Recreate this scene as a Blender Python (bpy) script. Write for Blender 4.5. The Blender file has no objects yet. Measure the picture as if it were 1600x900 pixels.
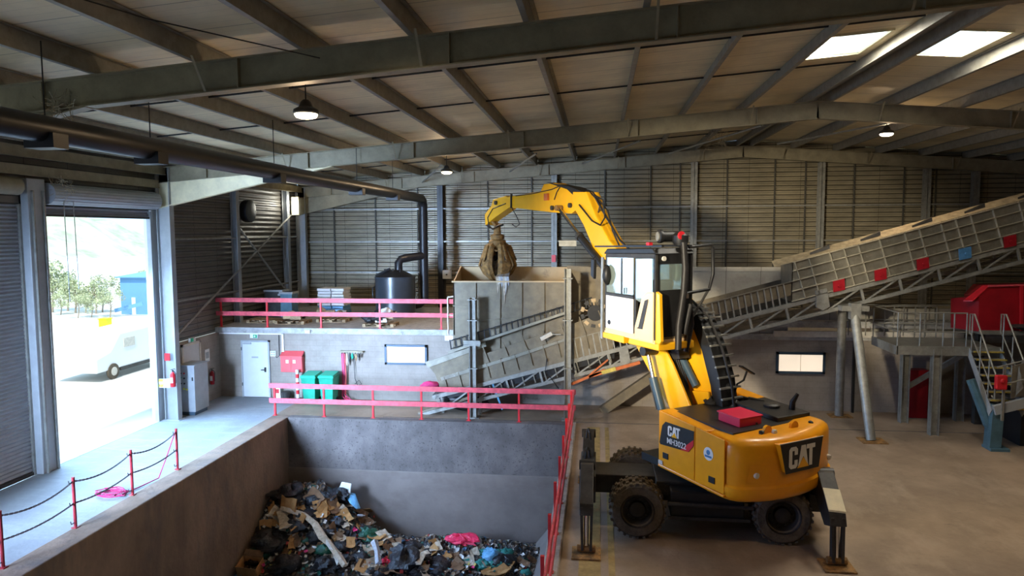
import bpy, math, random
import numpy as np
from mathutils import Vector, Matrix
random.seed(7)
S = bpy.context.scene
COL = S.collection
R = math.radians

# ---------------------------------------------------------------- camera
F, YAW, PIT, ROL, H = 1111.8, 0.1220, 0.0791, -0.004957, 6.2
def axes():
    cy, sy, cp, sp = math.cos(YAW), math.sin(YAW), math.cos(PIT), math.sin(PIT)
    f = np.array([-sy*cp, cy*cp, -sp]); r = np.array([cy, sy, 0.0]); u = np.cross(r, f)
    c, s = math.cos(ROL), math.sin(ROL)
    return r*c+u*s, u*c-r*s, f
RT, UP, FW = axes()
C0 = np.array([0, 0, H])
cd = bpy.data.cameras.new('camera'); cam = bpy.data.objects.new('camera', cd); COL.objects.link(cam)
cd.sensor_width = 36; cd.lens = F/1600*36; cd.clip_end = 2000
cam.matrix_world = Matrix(((RT[0], UP[0], -FW[0], 0), (RT[1], UP[1], -FW[1], 0), (RT[2], UP[2], -FW[2], H), (0, 0, 0, 1)))
S.camera = cam
S.view_settings.view_transform = 'Standard'; S.view_settings.look = 'None'
S.view_settings.gamma = 1; S.view_settings.use_curve_mapping = False
S.view_settings.exposure = 0.0

# ---------------------------------------------------------------- light
w = bpy.data.worlds.new('sky'); S.world = w; w.use_nodes = True
bg = w.node_tree.nodes['Background']; bg.inputs[0].default_value = (.50, .76, 1, 1); bg.inputs[1].default_value = 2.1
def light(name, kind, loc, power, col, rot=(0, 0, 0), size=None, sy=None, **k):
    d = bpy.data.lights.new(name, kind); d.energy = power; d.color = col
    if kind == 'AREA':
        d.shape = 'RECTANGLE'; d.size = size; d.size_y = sy or size
    for a, b in k.items(): setattr(d, a, b)
    o = bpy.data.objects.new(name, d); COL.objects.link(o); o.location = loc; o.rotation_euler = rot
    return o
BLUE = (.42, .72, 1.0)
# daylight that falls through the open doorway in view and the next open doorway along the same wall
def aim(d): return Vector(d).to_track_quat('-Z', 'Y').to_euler()
light('sun', 'SUN', (40, 0, 60), 4.5, (1, .96, .88), aim((-.12, .6, -.8)), angle=R(1))
light('daylight_door', 'AREA', (-15.0, 19.3, 4.6), 1150, (.36, .60, 1.0), aim((1, .0, -.95)), 4.2, 4.2, spread=R(120))
light('daylight_next_door', 'AREA', (-14.2, 7.2, 4.0), 1900, (.46, .66, 1.0), aim((4.4, 18, -2.6)), 3.6, 4.6, spread=R(58))
light('daylight_next_door_floor', 'AREA', (-15.0, 7.0, 4.6), 420, (.36, .48, 1.0), aim((1, .5, -.9)), 4.2, 4.2, spread=R(120))
# added spot in place of a sun shaft across cab, boom and gable
light('sunshaft_spot', 'SPOT', (-7.0, 2.0, 7.5), 24000, (1, .88, .66), aim((.42, .90, -.145)), spot_size=R(29), spot_blend=.75, shadow_soft_size=.5)
# daylight under the two roof lights in view
SKYL = [(4.45, 5.75, 15.2, 17.1), (6.75, 8.0, 15.3, 17.3)]
WARM = (1, .70, .42)

# ---------------------------------------------------------------- materials
MATS = {}
def mat(name, col, rough=.6, metal=0.0, var=.25, scale=3.0, bump=0.0, bscale=20.0, col2=None, spec=.4, fn=None, coat=0, stretch=None, detail=6):
    m = bpy.data.materials.new(name); m.use_nodes = True; nt = m.node_tree; N = nt.nodes; K = nt.links
    b = N['Principled BSDF']; b.inputs['Roughness'].default_value = rough; b.inputs['Metallic'].default_value = metal
    b.inputs['Specular IOR Level'].default_value = spec; b.inputs['Coat Weight'].default_value = coat
    b.inputs['Coat Roughness'].default_value = .15
    tc = N.new('ShaderNodeTexCoord'); mp = N.new('ShaderNodeMapping'); K.new(tc.outputs['Object'], mp.inputs[0])
    if stretch: mp.inputs['Scale'].default_value = stretch
    n = N.new('ShaderNodeTexNoise'); n.inputs['Scale'].default_value = scale; n.inputs['Detail'].default_value = detail
    n.inputs['Roughness'].default_value = .65
    K.new(mp.outputs[0], n.inputs['Vector'])
    rmp = N.new('ShaderNodeValToRGB'); K.new(n.outputs['Fac'], rmp.inputs[0])
    c2 = col2 or tuple(c*(1-var) for c in col)
    rmp.color_ramp.elements[0].position = .36; rmp.color_ramp.elements[0].color = (*c2, 1)
    rmp.color_ramp.elements[1].position = .64; rmp.color_ramp.elements[1].color = (*col, 1)
    out = rmp.outputs[0]
    if fn: out = fn(nt, tc, out) or out
    K.new(out, b.inputs['Base Color'])
    if bump:
        n2 = N.new('ShaderNodeTexNoise'); n2.inputs['Scale'].default_value = bscale; n2.inputs['Detail'].default_value = 5
        K.new(tc.outputs['Object'], n2.inputs['Vector'])
        bp = N.new('ShaderNodeBump'); bp.inputs['Strength'].default_value = bump; bp.inputs['Distance'].default_value = .05
        K.new(n2.outputs['Fac'], bp.inputs['Height']); K.new(bp.outputs[0], b.inputs['Normal'])
    MATS[name] = m
    return m
def emis(name, col, st):
    m = bpy.data.materials.new(name); m.use_nodes = True; nt = m.node_tree
    b = nt.nodes['Principled BSDF']; b.inputs['Base Color'].default_value = (*col, 1)
    b.inputs['Emission Color'].default_value = (*col, 1); b.inputs['Emission Strength'].default_value = st
    MATS[name] = m; return m
def lines(axis, period, width, dark, offset=0.0):
    """thin darker joints at right angles to an axis, mixed over the base colour"""
    def fn(nt, tc, out):
        N, K = nt.nodes, nt.links
        g = N.new('ShaderNodeNewGeometry'); sp = N.new('ShaderNodeSeparateXYZ'); K.new(g.outputs['Position'], sp.inputs[0])
        a = N.new('ShaderNodeMath'); a.operation = 'ADD'; a.inputs[1].default_value = 100*period+offset; K.new(sp.outputs[axis], a.inputs[0])
        m = N.new('ShaderNodeMath'); m.operation = 'MODULO'; m.inputs[1].default_value = period; K.new(a.outputs[0], m.inputs[0])
        l = N.new('ShaderNodeMath'); l.operation = 'LESS_THAN'; l.inputs[1].default_value = width; K.new(m.outputs[0], l.inputs[0])
        x = N.new('ShaderNodeMixRGB'); x.blend_type = 'MULTIPLY'; x.inputs[2].default_value = (dark, dark, dark, 1)
        K.new(l.outputs[0], x.inputs[0]); K.new(out, x.inputs[1]); return x.outputs[0]
    return fn
def chain(*fns):
    def fn(nt, tc, out):
        for f in fns: out = f(nt, tc, out) or out
        return out
    return fn
def stains(scale, col, lo=.55, hi=.7, stretch=(1, 1, 1), amt=.8):
    def fn(nt, tc, out):
        N, K = nt.nodes, nt.links
        mp = N.new('ShaderNodeMapping'); mp.inputs['Scale'].default_value = stretch; K.new(tc.outputs['Object'], mp.inputs[0])
        n = N.new('ShaderNodeTexNoise'); n.inputs['Scale'].default_value = scale; n.inputs['Detail'].default_value = 8; n.inputs['Roughness'].default_value = .7
        K.new(mp.outputs[0], n.inputs['Vector'])
        r = N.new('ShaderNodeMapRange'); r.inputs[1].default_value = lo; r.inputs[2].default_value = hi; r.inputs[4].default_value = amt
        K.new(n.outputs['Fac'], r.inputs[0])
        x = N.new('ShaderNodeMixRGB'); x.inputs[2].default_value = (*col, 1)
        K.new(r.outputs[0], x.inputs[0]); K.new(out, x.inputs[1]); return x.outputs[0]
    return fn

mat('floor', (.35, .265, .19), .62, var=.38, scale=.55, bump=.18, bscale=14, spec=.35,
    fn=chain(stains(1.1, (.44, .35, .26), .52, .72, (1, .6, 1), .6), stains(3.5, (.10, .085, .07), .60, .74, (1, 2, 1), .55)))
mat('floor_grey', (.27, .29, .30), .6, var=.25, scale=.6, bump=.15, bscale=14, stretch=(1, .4, 1), fn=chain(stains(1.6, (.36, .38, .39), .5, .7, (.5, 2, 1), .6), stains(3.5, (.16, .16, .17), .60, .74, (1, 2, 1), .4)))  # same floor concrete, coloured cooler to carry the door's blue light
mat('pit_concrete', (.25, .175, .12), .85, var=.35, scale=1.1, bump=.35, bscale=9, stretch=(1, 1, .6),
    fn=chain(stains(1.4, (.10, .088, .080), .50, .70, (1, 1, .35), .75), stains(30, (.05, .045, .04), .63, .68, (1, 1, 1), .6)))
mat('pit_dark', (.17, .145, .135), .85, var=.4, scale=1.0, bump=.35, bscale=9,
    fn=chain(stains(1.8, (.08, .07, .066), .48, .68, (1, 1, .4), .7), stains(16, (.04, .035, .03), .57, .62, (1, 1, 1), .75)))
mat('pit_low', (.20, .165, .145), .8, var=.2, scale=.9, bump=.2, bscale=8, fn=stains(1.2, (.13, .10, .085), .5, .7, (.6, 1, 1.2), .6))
mat('kerb', (.42, .36, .31), .85, var=.4, scale=2.5, bump=.4, bscale=18, fn=stains(6, (.12, .10, .085), .56, .68))
def block(nt, tc, out):
    N, K = nt.nodes, nt.links
    br = N.new('ShaderNodeTexBrick'); br.inputs['Scale'].default_value = 1; br.inputs['Mortar Size'].default_value = .009
    br.inputs['Brick Width'].default_value = .5; br.inputs['Row Height'].default_value = .2
    br.inputs['Color1'].default_value = (1, 1, 1, 1); br.inputs['Color2'].default_value = (.95, .95, .95, 1); br.inputs['Mortar'].default_value = (.84, .83, .82, 1)
    g = N.new('ShaderNodeNewGeometry'); sp = N.new('ShaderNodeSeparateXYZ'); K.new(g.outputs['Position'], sp.inputs[0])
    a = N.new('ShaderNodeMath'); a.operation = 'ADD'; K.new(sp.outputs[0], a.inputs[0]); K.new(sp.outputs[1], a.inputs[1])
    cb = N.new('ShaderNodeCombineXYZ'); K.new(a.outputs[0], cb.inputs[0]); K.new(sp.outputs[2], cb.inputs[1]); K.new(cb.outputs[0], br.inputs['Vector'])
    x = N.new('ShaderNodeMixRGB'); x.blend_type = 'MULTIPLY'; x.inputs[0].default_value = .8; K.new(out, x.inputs[1]); K.new(br.outputs[0], x.inputs[2]); return x.outputs[0]
mat('blockwork', (.33, .285, .24), .85, var=.18, scale=2, bump=.25, bscale=16, fn=chain(block, stains(9, (.13, .11, .10), .62, .70, (1, 1, 3), .6)))
mat('slab_edge', (.46, .455, .44), .8, var=.35, scale=4, bump=.3, fn=stains(5, (.15, .13, .12), .58, .70))
mat('plat_floor', (.34, .31, .28), .8, var=.3, scale=1.2)
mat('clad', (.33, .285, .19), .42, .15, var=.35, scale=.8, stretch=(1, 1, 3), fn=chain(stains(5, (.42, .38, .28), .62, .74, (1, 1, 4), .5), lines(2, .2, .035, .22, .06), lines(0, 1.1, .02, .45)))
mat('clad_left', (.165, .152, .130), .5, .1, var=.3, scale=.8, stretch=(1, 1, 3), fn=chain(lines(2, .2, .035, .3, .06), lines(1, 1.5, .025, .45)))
mat('stud', (.07, .065, .05), .6, var=.3)
mat('steel', (.33, .285, .185), .55, .0, var=.3, scale=2.2, bump=.08, fn=stains(4, (.17, .13, .085), .56, .74, (1, 1, 1), .65))
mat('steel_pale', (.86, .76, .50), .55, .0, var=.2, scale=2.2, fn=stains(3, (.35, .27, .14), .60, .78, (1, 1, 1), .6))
mat('galv', (.34, .335, .30), .42, .35, var=.3, scale=5, fn=stains(8, (.20, .185, .16), .56, .72))
mat('galv_purlin', (.30, .285, .24), .5, .2, var=.25, scale=4, fn=stains(6, (.17, .145, .115), .55, .75))
mat('deck', (.84, .72, .47), .6, 0, var=.16, scale=.9, fn=chain(lines(1, 1.15, .022, .50), lines(1, .23, .012, .80), stains(.35, (.46, .38, .24), .50, .66, (.6, 1.2, 1), .65)))
mat('roller', (.36, .37, .39), .45, .2, var=.15, scale=3, stretch=(1, 1, 4))
mat('door_blue', (.63, .66, .68), .5, var=.06, scale=3)
mat('black', (.018, .018, .019), .45, var=.3, scale=6)
mat('black_pipe', (.014, .014, .016), .40, var=.3, scale=4)
mat('hose', (.022, .020, .020), .5, var=.4, scale=20)
mat('rail_red', (.78, .10, .13), .5, var=.35, scale=6, fn=stains(14, (.28, .13, .10), .60, .72))
mat('post_red', (.30, .018, .028), .45, var=.35, scale=8)
mat('red', (.66, .02, .03), .4, var=.12, scale=4)
mat('red_box', (.78, .03, .085), .38, var=.05, scale=4)
mat('red_cab', (.78, .10, .11), .45, var=.08, scale=3)
mat('red_dark', (.34, .006, .014), .45, var=.25, scale=2)
mat('pink', (.75, .05, .20), .7, var=.3, scale=20)
mat('green_bin', (.015, .40, .25), .5, var=.12, scale=5)
mat('green_sign', (.02, .42, .20), .5, var=.05)
mat('white', (.80, .80, .78), .5, var=.08, scale=5)
mat('offwhite', (.70, .66, .58), .6, var=.2, scale=9)
mat('yellow', (.92, .37, .006), .36, var=.10, scale=2.5, coat=.35, bump=0, fn=stains(5, (.50, .25, .02), .64, .82, (1, 1, 1), .5))
mat('yellow_boom', (.93, .46, .010), .35, var=.08, scale=2.5, coat=.3, fn=stains(6, (.30, .18, .05), .66, .8, (1, 1, 1), .6))
mat('yellow_line', (.40, .28, .10), .75, var=.4, scale=5)
mat('rust', (.40, .21, .06), .7, var=.6, scale=7, bump=.4, bscale=30, fn=stains(5, (.06, .045, .03), .50, .66))
mat('dark_steel', (.055, .052, .048), .5, .2, var=.4, scale=5, fn=stains(7, (.17, .14, .10), .60, .78))
mat('tyre', (.13, .105, .075), .85, var=.35, scale=9, bump=.5, bscale=26)
mat('rim', (.030, .027, .024), .6, var=.4, scale=6)
mat('chrome', (.75, .75, .76), .15, 1, var=.05)
mat('cab_white', (.80, .80, .80), .4, var=.04, scale=2, coat=.3)
mat('cab_beige', (.82, .60, .34), .4, var=.10, scale=2, coat=.3)
mat('mirror_glass', (.55, .6, .6), .05, 1, var=.02)
mat('machine', (.22, .18, .12), .5, .3, var=.3, scale=3, fn=stains(4, (.15, .13, .10), .52, .70, (1, 1, 1), .8))
mat('machine_pale', (.36, .335, .27), .32, .6, var=.3, scale=3, fn=stains(9, (.62, .60, .55), .60, .74, (1, 1, 1), .8))
mat('offwhite_metal', (.55, .50, .38), .4, .3, var=.3, scale=4)
mat('cover_dusty', (.42, .36, .24), .6, .2, var=.4, scale=6)
mat('chain_dark', (.05, .025, .03), .5)
mat('rope_pink', (.42, .03, .12), .8, var=.4, scale=30)
mat('tan', (.60, .43, .235), .7, var=.12, scale=2, fn=stains(1.5, (.34, .24, .14), .6, .7))
mat('blue_steel', (.10, .20, .26), .5, .2, var=.3, scale=3)
mat('orange', (.62, .16, .045), .5, var=.3, scale=5)
mat('tank', (.040, .048, .058), .30, .0, var=.2, scale=3, spec=.6)
mat('navy', (.05, .09, .13), .4, var=.1)
mat('wood', (.42, .29, .16), .8, var=.4, scale=9, stretch=(1, 6, 1))
mat('panel_grey', (.38, .40, .41), .5, var=.15, scale=3)
mat('cardboard', (.46, .235, .08), .85, var=.35, scale=5, bump=.2)
mat('cardboard_b', (.20, .105, .05), .85, var=.45, scale=6, bump=.2)
mat('bag_black', (.020, .020, .024), .33, var=.5, scale=9, bump=.8, bscale=14)
mat('bag_green', (.012, .10, .055), .35, var=.5, scale=9, bump=.7, bscale=14)
mat('bag_teal', (.03, .24, .20), .4, var=.5, scale=9, bump=.7, bscale=14)
mat('bag_blue', (.16, .42, .66), .35, var=.3, scale=9, bump=.5, bscale=14)
mat('bag_pale', (.42, .42, .45), .4, var=.4, scale=9, bump=.6, bscale=14)
mat('film_pink', (.85, .03, .10), .4, var=.3, scale=9, bump=.6, bscale=14)
mat('cloth', (.56, .46, .34), .9, var=.45, scale=9, bump=.4, bscale=14)
mat('paper', (.60, .56, .50), .8, var=.3, scale=8)
mat('litter_red', (.55, .06, .05), .5, var=.3, scale=8)
mat('litter_yellow', (.62, .48, .10), .6, var=.3, scale=8)
mat('litter_blue', (.08, .25, .50), .5, var=.3, scale=8)
mat('outside_ground', (.62, .60, .55), .9, var=.06, scale=.3)
mat('leaf', (.62, .66, .40), .8, var=.45, scale=1.5)
mat('hill', (.60, .65, .46), .9, var=.45, scale=.12)
mat('bark', (.40, .33, .26), .9, var=.3)
mat('blue_clad', (.16, .36, .62), .5, var=.1, scale=.5)
mat('lemon', (.85, .80, .02), .5, var=.1)
mat('car_white', (.85, .87, .9), .3, var=.02)
mat('cobweb', (.45, .38, .26), .9, var=.5, scale=20)
mat('panelwall', (.42, .395, .33), .75, var=.2, scale=1.2, fn=chain(lines(0, 1.16, .025, .5, .3), stains(2, (.24, .21, .17), .5, .7, (1, 1, 1), .5)))
emis('lamp_glow', (1, .84, .56), 12); emis('window_glow', (.95, .80, .62), .85); emis('leak_glow', (1, 1, .92), 9)
m = bpy.data.materials.new('heap'); m.use_nodes = True; nt = m.node_tree; N = nt.nodes; K = nt.links
b = N['Principled BSDF']; b.inputs['Roughness'].default_value = .7
tc = N.new('ShaderNodeTexCoord'); v = N.new('ShaderNodeTexVoronoi'); v.inputs['Scale'].default_value = 9; K.new(tc.outputs['Object'], v.inputs['Vector'])
sp = N.new('ShaderNodeSeparateColor'); K.new(v.outputs['Color'], sp.inputs[0])
r = N.new('ShaderNodeValToRGB'); r.color_ramp.interpolation = 'CONSTANT'; K.new(sp.outputs[0], r.inputs[0])
cols = [(0, (.035, .03, .028)), (.28, (.11, .075, .05)), (.42, (.02, .02, .024)), (.58, (.20, .13, .07)), (.68, (.06, .055, .05)), (.80, (.33, .28, .22)), (.87, (.04, .14, .11)), (.91, (.5, .47, .43)), (.955, (.35, .05, .04)), (.975, (.10, .22, .38))]
while len(r.color_ramp.elements) < len(cols): r.color_ramp.elements.new(.5)
for e, (p_, c_) in zip(r.color_ramp.elements, cols): e.position = p_; e.color = (*c_, 1)
K.new(r.outputs[0], b.inputs['Base Color'])
bp = N.new('ShaderNodeBump'); bp.inputs['Strength'].default_value = 1; bp.inputs['Distance'].default_value = .12; K.new(v.outputs['Distance'], bp.inputs['Height']); K.new(bp.outputs[0], b.inputs['Normal'])
MATS['heap'] = m
m = bpy.data.materials.new('glass'); m.use_nodes = True; nt = m.node_tree; b = nt.nodes['Principled BSDF']
b.inputs['Base Color'].default_value = (.55, .66, .62, 1); b.inputs['Roughness'].default_value = .03; b.inputs['Transmission Weight'].default_value = .75; b.inputs['IOR'].default_value = 1.5; b.inputs['Specular IOR Level'].default_value = 1
MATS['glass'] = m
m = bpy.data.materials.new('rooflight'); m.use_nodes = True; nt = m.node_tree
N = nt.nodes; tr = N.new('ShaderNodeBsdfTranslucent'); tr.inputs[0].default_value = (.95, .93, .85, 1); nt.links.new(tr.outputs[0], N['Material Output'].inputs[0])
MATS['rooflight'] = m

# ---------------------------------------------------------------- mesh helpers
ORG = {}
def V(*a): return np.array(a, float)
def nrm(a): return a/max(1e-9, np.linalg.norm(a))
class MB:
    def __init__(s): s.v = []; s.f = []
    def add(s, vs, fs):
        n = len(s.v); s.v += [tuple(map(float, q)) for q in vs]; s.f += [tuple(n+i for i in f) for f in fs]; return s
    def box(s, a, b):
        (x0, y0, z0), (x1, y1, z1) = a, b
        return s.add([(x0, y0, z0), (x1, y0, z0), (x1, y1, z0), (x0, y1, z0), (x0, y0, z1), (x1, y0, z1), (x1, y1, z1), (x0, y1, z1)],
                     [(0, 3, 2, 1), (4, 5, 6, 7), (0, 1, 5, 4), (1, 2, 6, 5), (2, 3, 7, 6), (3, 0, 4, 7)])
    def loft(s, rings, cap=True):
        n = len(rings[0]); vs = [q for r_ in rings for q in r_]; fs = []
        for k in range(len(rings)-1):
            for i in range(n):
                j = (i+1) % n; fs.append((k*n+i, k*n+j, (k+1)*n+j, (k+1)*n+i))
        if cap: fs.append(tuple(reversed(range(n)))); fs.append(tuple(range((len(rings)-1)*n, len(rings)*n)))
        return s.add(vs, fs)
    def prism(s, pts, d):      # pts: 3D loop, d: thickness vector
        d = np.array(d, float); pts = [np.array(p, float) for p in pts]
        nn = sum((np.cross(pts[i]-pts[0], pts[(i+1) % len(pts)]-pts[0]) for i in range(1, len(pts)-1)), np.zeros(3))
        if nn @ d < 0: pts = pts[::-1]
        return s.loft([pts, [p+d for p in pts]])
    def tube(s, pts, r, n=8, cap=True):
        pts = [np.array(p, float) for p in pts]; rings = []
        t0 = nrm(pts[1]-pts[0]); a = np.cross(t0, (0, 0, 1)); a = nrm(a) if np.linalg.norm(a) > .05 else V(1, 0, 0)
        for i, p in enumerate(pts):
            t = nrm(pts[min(i+1, len(pts)-1)]-pts[max(i-1, 0)]); a = nrm(a-t*(a@t)); b_ = np.cross(t, a)
            rr = r[i] if hasattr(r, '__len__') else r
            rings.append([p+rr*(math.cos(2*math.pi*k/n)*a+math.sin(2*math.pi*k/n)*b_) for k in range(n)])
        return s.loft(rings, cap)
    def bar(s, p, q, wd, ht, side=None):     # rectangular bar; side = width direction
        p = np.array(p, float); q = np.array(q, float); t = nrm(q-p)
        sd = np.array(side, float) if side is not None else np.cross(t, (0, 0, 1))
        sd = sd-t*(sd@t); sd = nrm(sd) if np.linalg.norm(sd) > 1e-3 else V(1, 0, 0)
        u = np.cross(sd, t); a = sd*wd/2; b_ = u*ht/2
        return s.loft([[p-a-b_, p+a-b_, p+a+b_, p-a+b_], [q-a-b_, q+a-b_, q+a+b_, q-a+b_]])
    def ibeam(s, p, q, wd, ht, side, tf=.02, tw=.012, h2=None):   # I section, p/q on the TOP line
        p = np.array(p, float); q = np.array(q, float); t = nrm(q-p); sd = nrm(np.array(side, float)-t*(np.array(side, float)@t)); u = np.cross(sd, t)
        if u[2] < 0 or (abs(u[2]) < 1e-6 and u[0] < 0): u = -u
        h2 = h2 or ht
        for lo, hi, w_ in ((0, tf, wd), (None, None, wd), ('w', 'w', tw)):
            if lo == 0: A = [(p, -tf, 0), (q, -tf, 0)]
            elif lo is None: A = [(p, -ht, -ht+tf), (q, -h2, -h2+tf)]
            else: A = [(p, -ht+tf, -tf), (q, -h2+tf, -tf)]
            s.loft([[b_+u*l-sd*w_/2, b_+u*l+sd*w_/2, b_+u*h_+sd*w_/2, b_+u*h_-sd*w_/2] for b_, l, h_ in A])
        return s
    def lathe(s, c, ax, prof, n=24):  # prof: (radius, distance along axis)
        c = np.array(c, float); ax = nrm(np.array(ax, float)); a = np.cross(ax, (0, 0, 1)); a = nrm(a) if np.linalg.norm(a) > .05 else V(1, 0, 0); b_ = np.cross(ax, a)
        return s.loft([[c+ax*h_+r_*(math.cos(2*math.pi*k/n)*a+math.sin(2*math.pi*k/n)*b_) for k in range(n)] for r_, h_ in prof])
    def blob(s, c, rad, seed, amp=.25, nu=12, nv=8, flat=1.0):
        rnd = random.Random(seed); ph = [(rnd.uniform(0, 6.28), rnd.uniform(1, 4), rnd.uniform(1, 4), rnd.uniform(.3, 1)) for _ in range(6)]
        c = np.array(c, float); rings = []
        for j in range(nv+1):
            th = math.pi*(.02+.96*j/nv); ring = []
            for i in range(nu):
                p_ = 2*math.pi*i/nu
                k = 1+amp*sum(w_*math.sin(a*math.cos(p_)*2+b_*math.cos(th)*2+q+a*math.sin(p_)) for q, a, b_, w_ in ph)/2.2
                ring.append(c+V(rad[0]*math.sin(th)*math.cos(p_)*k, rad[1]*math.sin(th)*math.sin(p_)*k, -rad[2]*math.cos(th)*k*flat))
            rings.append(ring)
        return s.loft(rings)
    def build(s, name, mt, parent=None, label=None, cat=None, group=None, kind=None, smooth=None, bevel=0, org=None):
        vs = np.array(s.v)
        if parent is not None: o0 = ORG[parent.name]
        elif org is not None: o0 = np.array(org, float)
        else: o0 = V((vs[:, 0].min()+vs[:, 0].max())/2, (vs[:, 1].min()+vs[:, 1].max())/2, vs[:, 2].min())
        me = bpy.data.meshes.new(name); me.from_pydata((vs-o0).tolist(), [], s.f); me.materials.append(MATS[mt]); me.update()
        if smooth:
            me.polygons.foreach_set('use_smooth', [True]*len(me.polygons)); me.set_sharp_from_angle(angle=R(smooth))
        ob = bpy.data.objects.new(name, me); COL.objects.link(ob)
        if parent is None: ob.location = o0
        else: ob.parent = parent
        ORG[ob.name] = o0
        if bevel:
            bv = ob.modifiers.new('bevel', 'BEVEL'); bv.width = bevel; bv.segments = 2; bv.limit_method = 'ANGLE'; bv.angle_limit = R(40)
        tag(ob, label, cat, group, kind); return ob
def tag(o, label=None, cat=None, group=None, kind=None):
    if label: o['label'] = label
    if cat: o['category'] = cat
    if group: o['group'] = group
    if kind: o['kind'] = kind
def thing(name, loc, label, cat, group=None):
    o = bpy.data.objects.new(name, None); COL.objects.link(o); o.location = loc; o.empty_display_size = .1; ORG[o.name] = np.array(loc, float); tag(o, label, cat, group); return o
def struct(mb, name, mt, parent=None, **k): return mb.build(name, mt, parent, kind='structure' if parent is None else None, **k)
def copy_tree(o, loc=None, label=None, parent=None):
    c = o.copy(); COL.objects.link(c); ORG[c.name] = ORG[o.name]
    if parent is not None: c.parent = parent
    if loc is not None: c.location = loc
    if label: c['label'] = label
    for ch in list(o.children): copy_tree(ch, parent=c)
    return c
# points of the photograph on a plane of the place
def ray(x, y): return FW+RT*(x-800)/F-UP*(y-450)/F
def atY(x, y, v): d = ray(x, y); return C0+d*(v/d[1])
def atX(x, y, v): d = ray(x, y); return C0+d*(v/d[0])
def atZ(x, y, v=0.0): d = ray(x, y); return C0+d*((v-H)/d[2])
def text(s_, name, mt, parent, o, u, v_, size, depth=.004, bold=0.0):
    cu = bpy.data.curves.new(name, 'FONT'); cu.body = s_; cu.size = size; cu.extrude = depth/size*size; cu.offset = bold; cu.align_x = 'LEFT'
    tmp = bpy.data.objects.new('tmp', cu); COL.objects.link(tmp); bpy.context.view_layer.update()
    me = bpy.data.meshes.new_from_object(tmp.evaluated_get(bpy.context.evaluated_depsgraph_get()))
    bpy.data.objects.remove(tmp)
    me.materials.clear(); me.materials.append(MATS[mt])
    u = nrm(np.array(u, float)); v_ = nrm(np.array(v_, float)); n = np.cross(u, v_); o = np.array(o, float)-ORG[parent.name]
    me.transform(Matrix([[u[0], v_[0], n[0], o[0]], [u[1], v_[1], n[1], o[1]], [u[2], v_[2], n[2], o[2]], [0, 0, 0, 1]]))
    ob = bpy.data.objects.new(name, me); COL.objects.link(ob); ob.parent = parent; ORG[ob.name] = ORG[parent.name]; return ob
ORD = ['first', 'second', 'third', 'fourth', 'fifth', 'sixth', 'seventh', 'eighth', 'ninth', 'tenth', 'eleventh', 'twelfth', 'thirteenth', 'fourteenth', 'fifteenth', 'sixteenth', 'seventeenth', 'eighteenth', 'nineteenth', 'twentieth', 'twenty-first', 'twenty-second', 'twenty-third', 'twenty-fourth']
X, Y, Z = V(1, 0, 0), V(0, 1, 0), V(0, 0, 1)

# ================================================================ THE SETTING
XL, XR, YF, YB = -14.4, 27.0, 33.0, -6.0          # left wall, right wall, gable wall, wall behind the camera
RIDGE = 6.25
def roofz(x): return 9.90-.077*abs(x-RIDGE)      # top of rafters
PZ = -3.9
PL, PR, PF = -10.35, -1.0, 22.35                  # inner faces of the pit

fl = MB()
for a, b_ in (((PL-.62, 22.65), (PR+.3, 25.2)), ((PR+.3, YB), (XR, YF)), ((PL-.62, YB), (PR+.3, -5.5))):
    fl.box((a[0], a[1], -.3), (b_[0], b_[1], 0))
struct(fl, 'floor', 'floor')
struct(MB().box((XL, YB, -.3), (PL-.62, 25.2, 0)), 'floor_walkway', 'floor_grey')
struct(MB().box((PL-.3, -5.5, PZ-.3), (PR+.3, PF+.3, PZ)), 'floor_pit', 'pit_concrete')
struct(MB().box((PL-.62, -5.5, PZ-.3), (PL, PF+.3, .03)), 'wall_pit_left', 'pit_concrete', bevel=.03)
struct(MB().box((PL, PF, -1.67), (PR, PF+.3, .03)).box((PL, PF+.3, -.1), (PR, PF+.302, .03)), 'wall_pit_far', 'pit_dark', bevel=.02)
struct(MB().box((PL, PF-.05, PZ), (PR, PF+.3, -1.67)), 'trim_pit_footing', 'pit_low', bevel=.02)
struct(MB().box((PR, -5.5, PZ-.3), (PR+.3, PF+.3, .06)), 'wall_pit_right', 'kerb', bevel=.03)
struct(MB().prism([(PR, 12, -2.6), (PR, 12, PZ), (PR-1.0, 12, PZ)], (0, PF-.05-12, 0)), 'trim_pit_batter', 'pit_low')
struct(MB().box((-.35, 8, 0), (.05, 22.3, .004)).box((.2, 8, 0), (.32, 22.3, .004)), 'trim_floor_stripe', 'yellow_line')
struct(MB().box((-7.2, 22.8, 0), (26, 22.86, .006)), 'trim_floor_joint', 'pit_dark')
# back blockwork wall and the platform on top of it
struct(MB().box((XL, 25.2, 0), (26, 25.5, 2.45)), 'wall_back', 'blockwork')
struct(MB().box((XL, 25.12, 2.45), (26, 33, 2.66)), 'floor_platform', 'slab_edge', bevel=.015)
struct(MB().box((XL, 21.9, 0), (XL+.12, 25.2, 2.45)), 'wall_left_block', 'blockwork')
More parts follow.
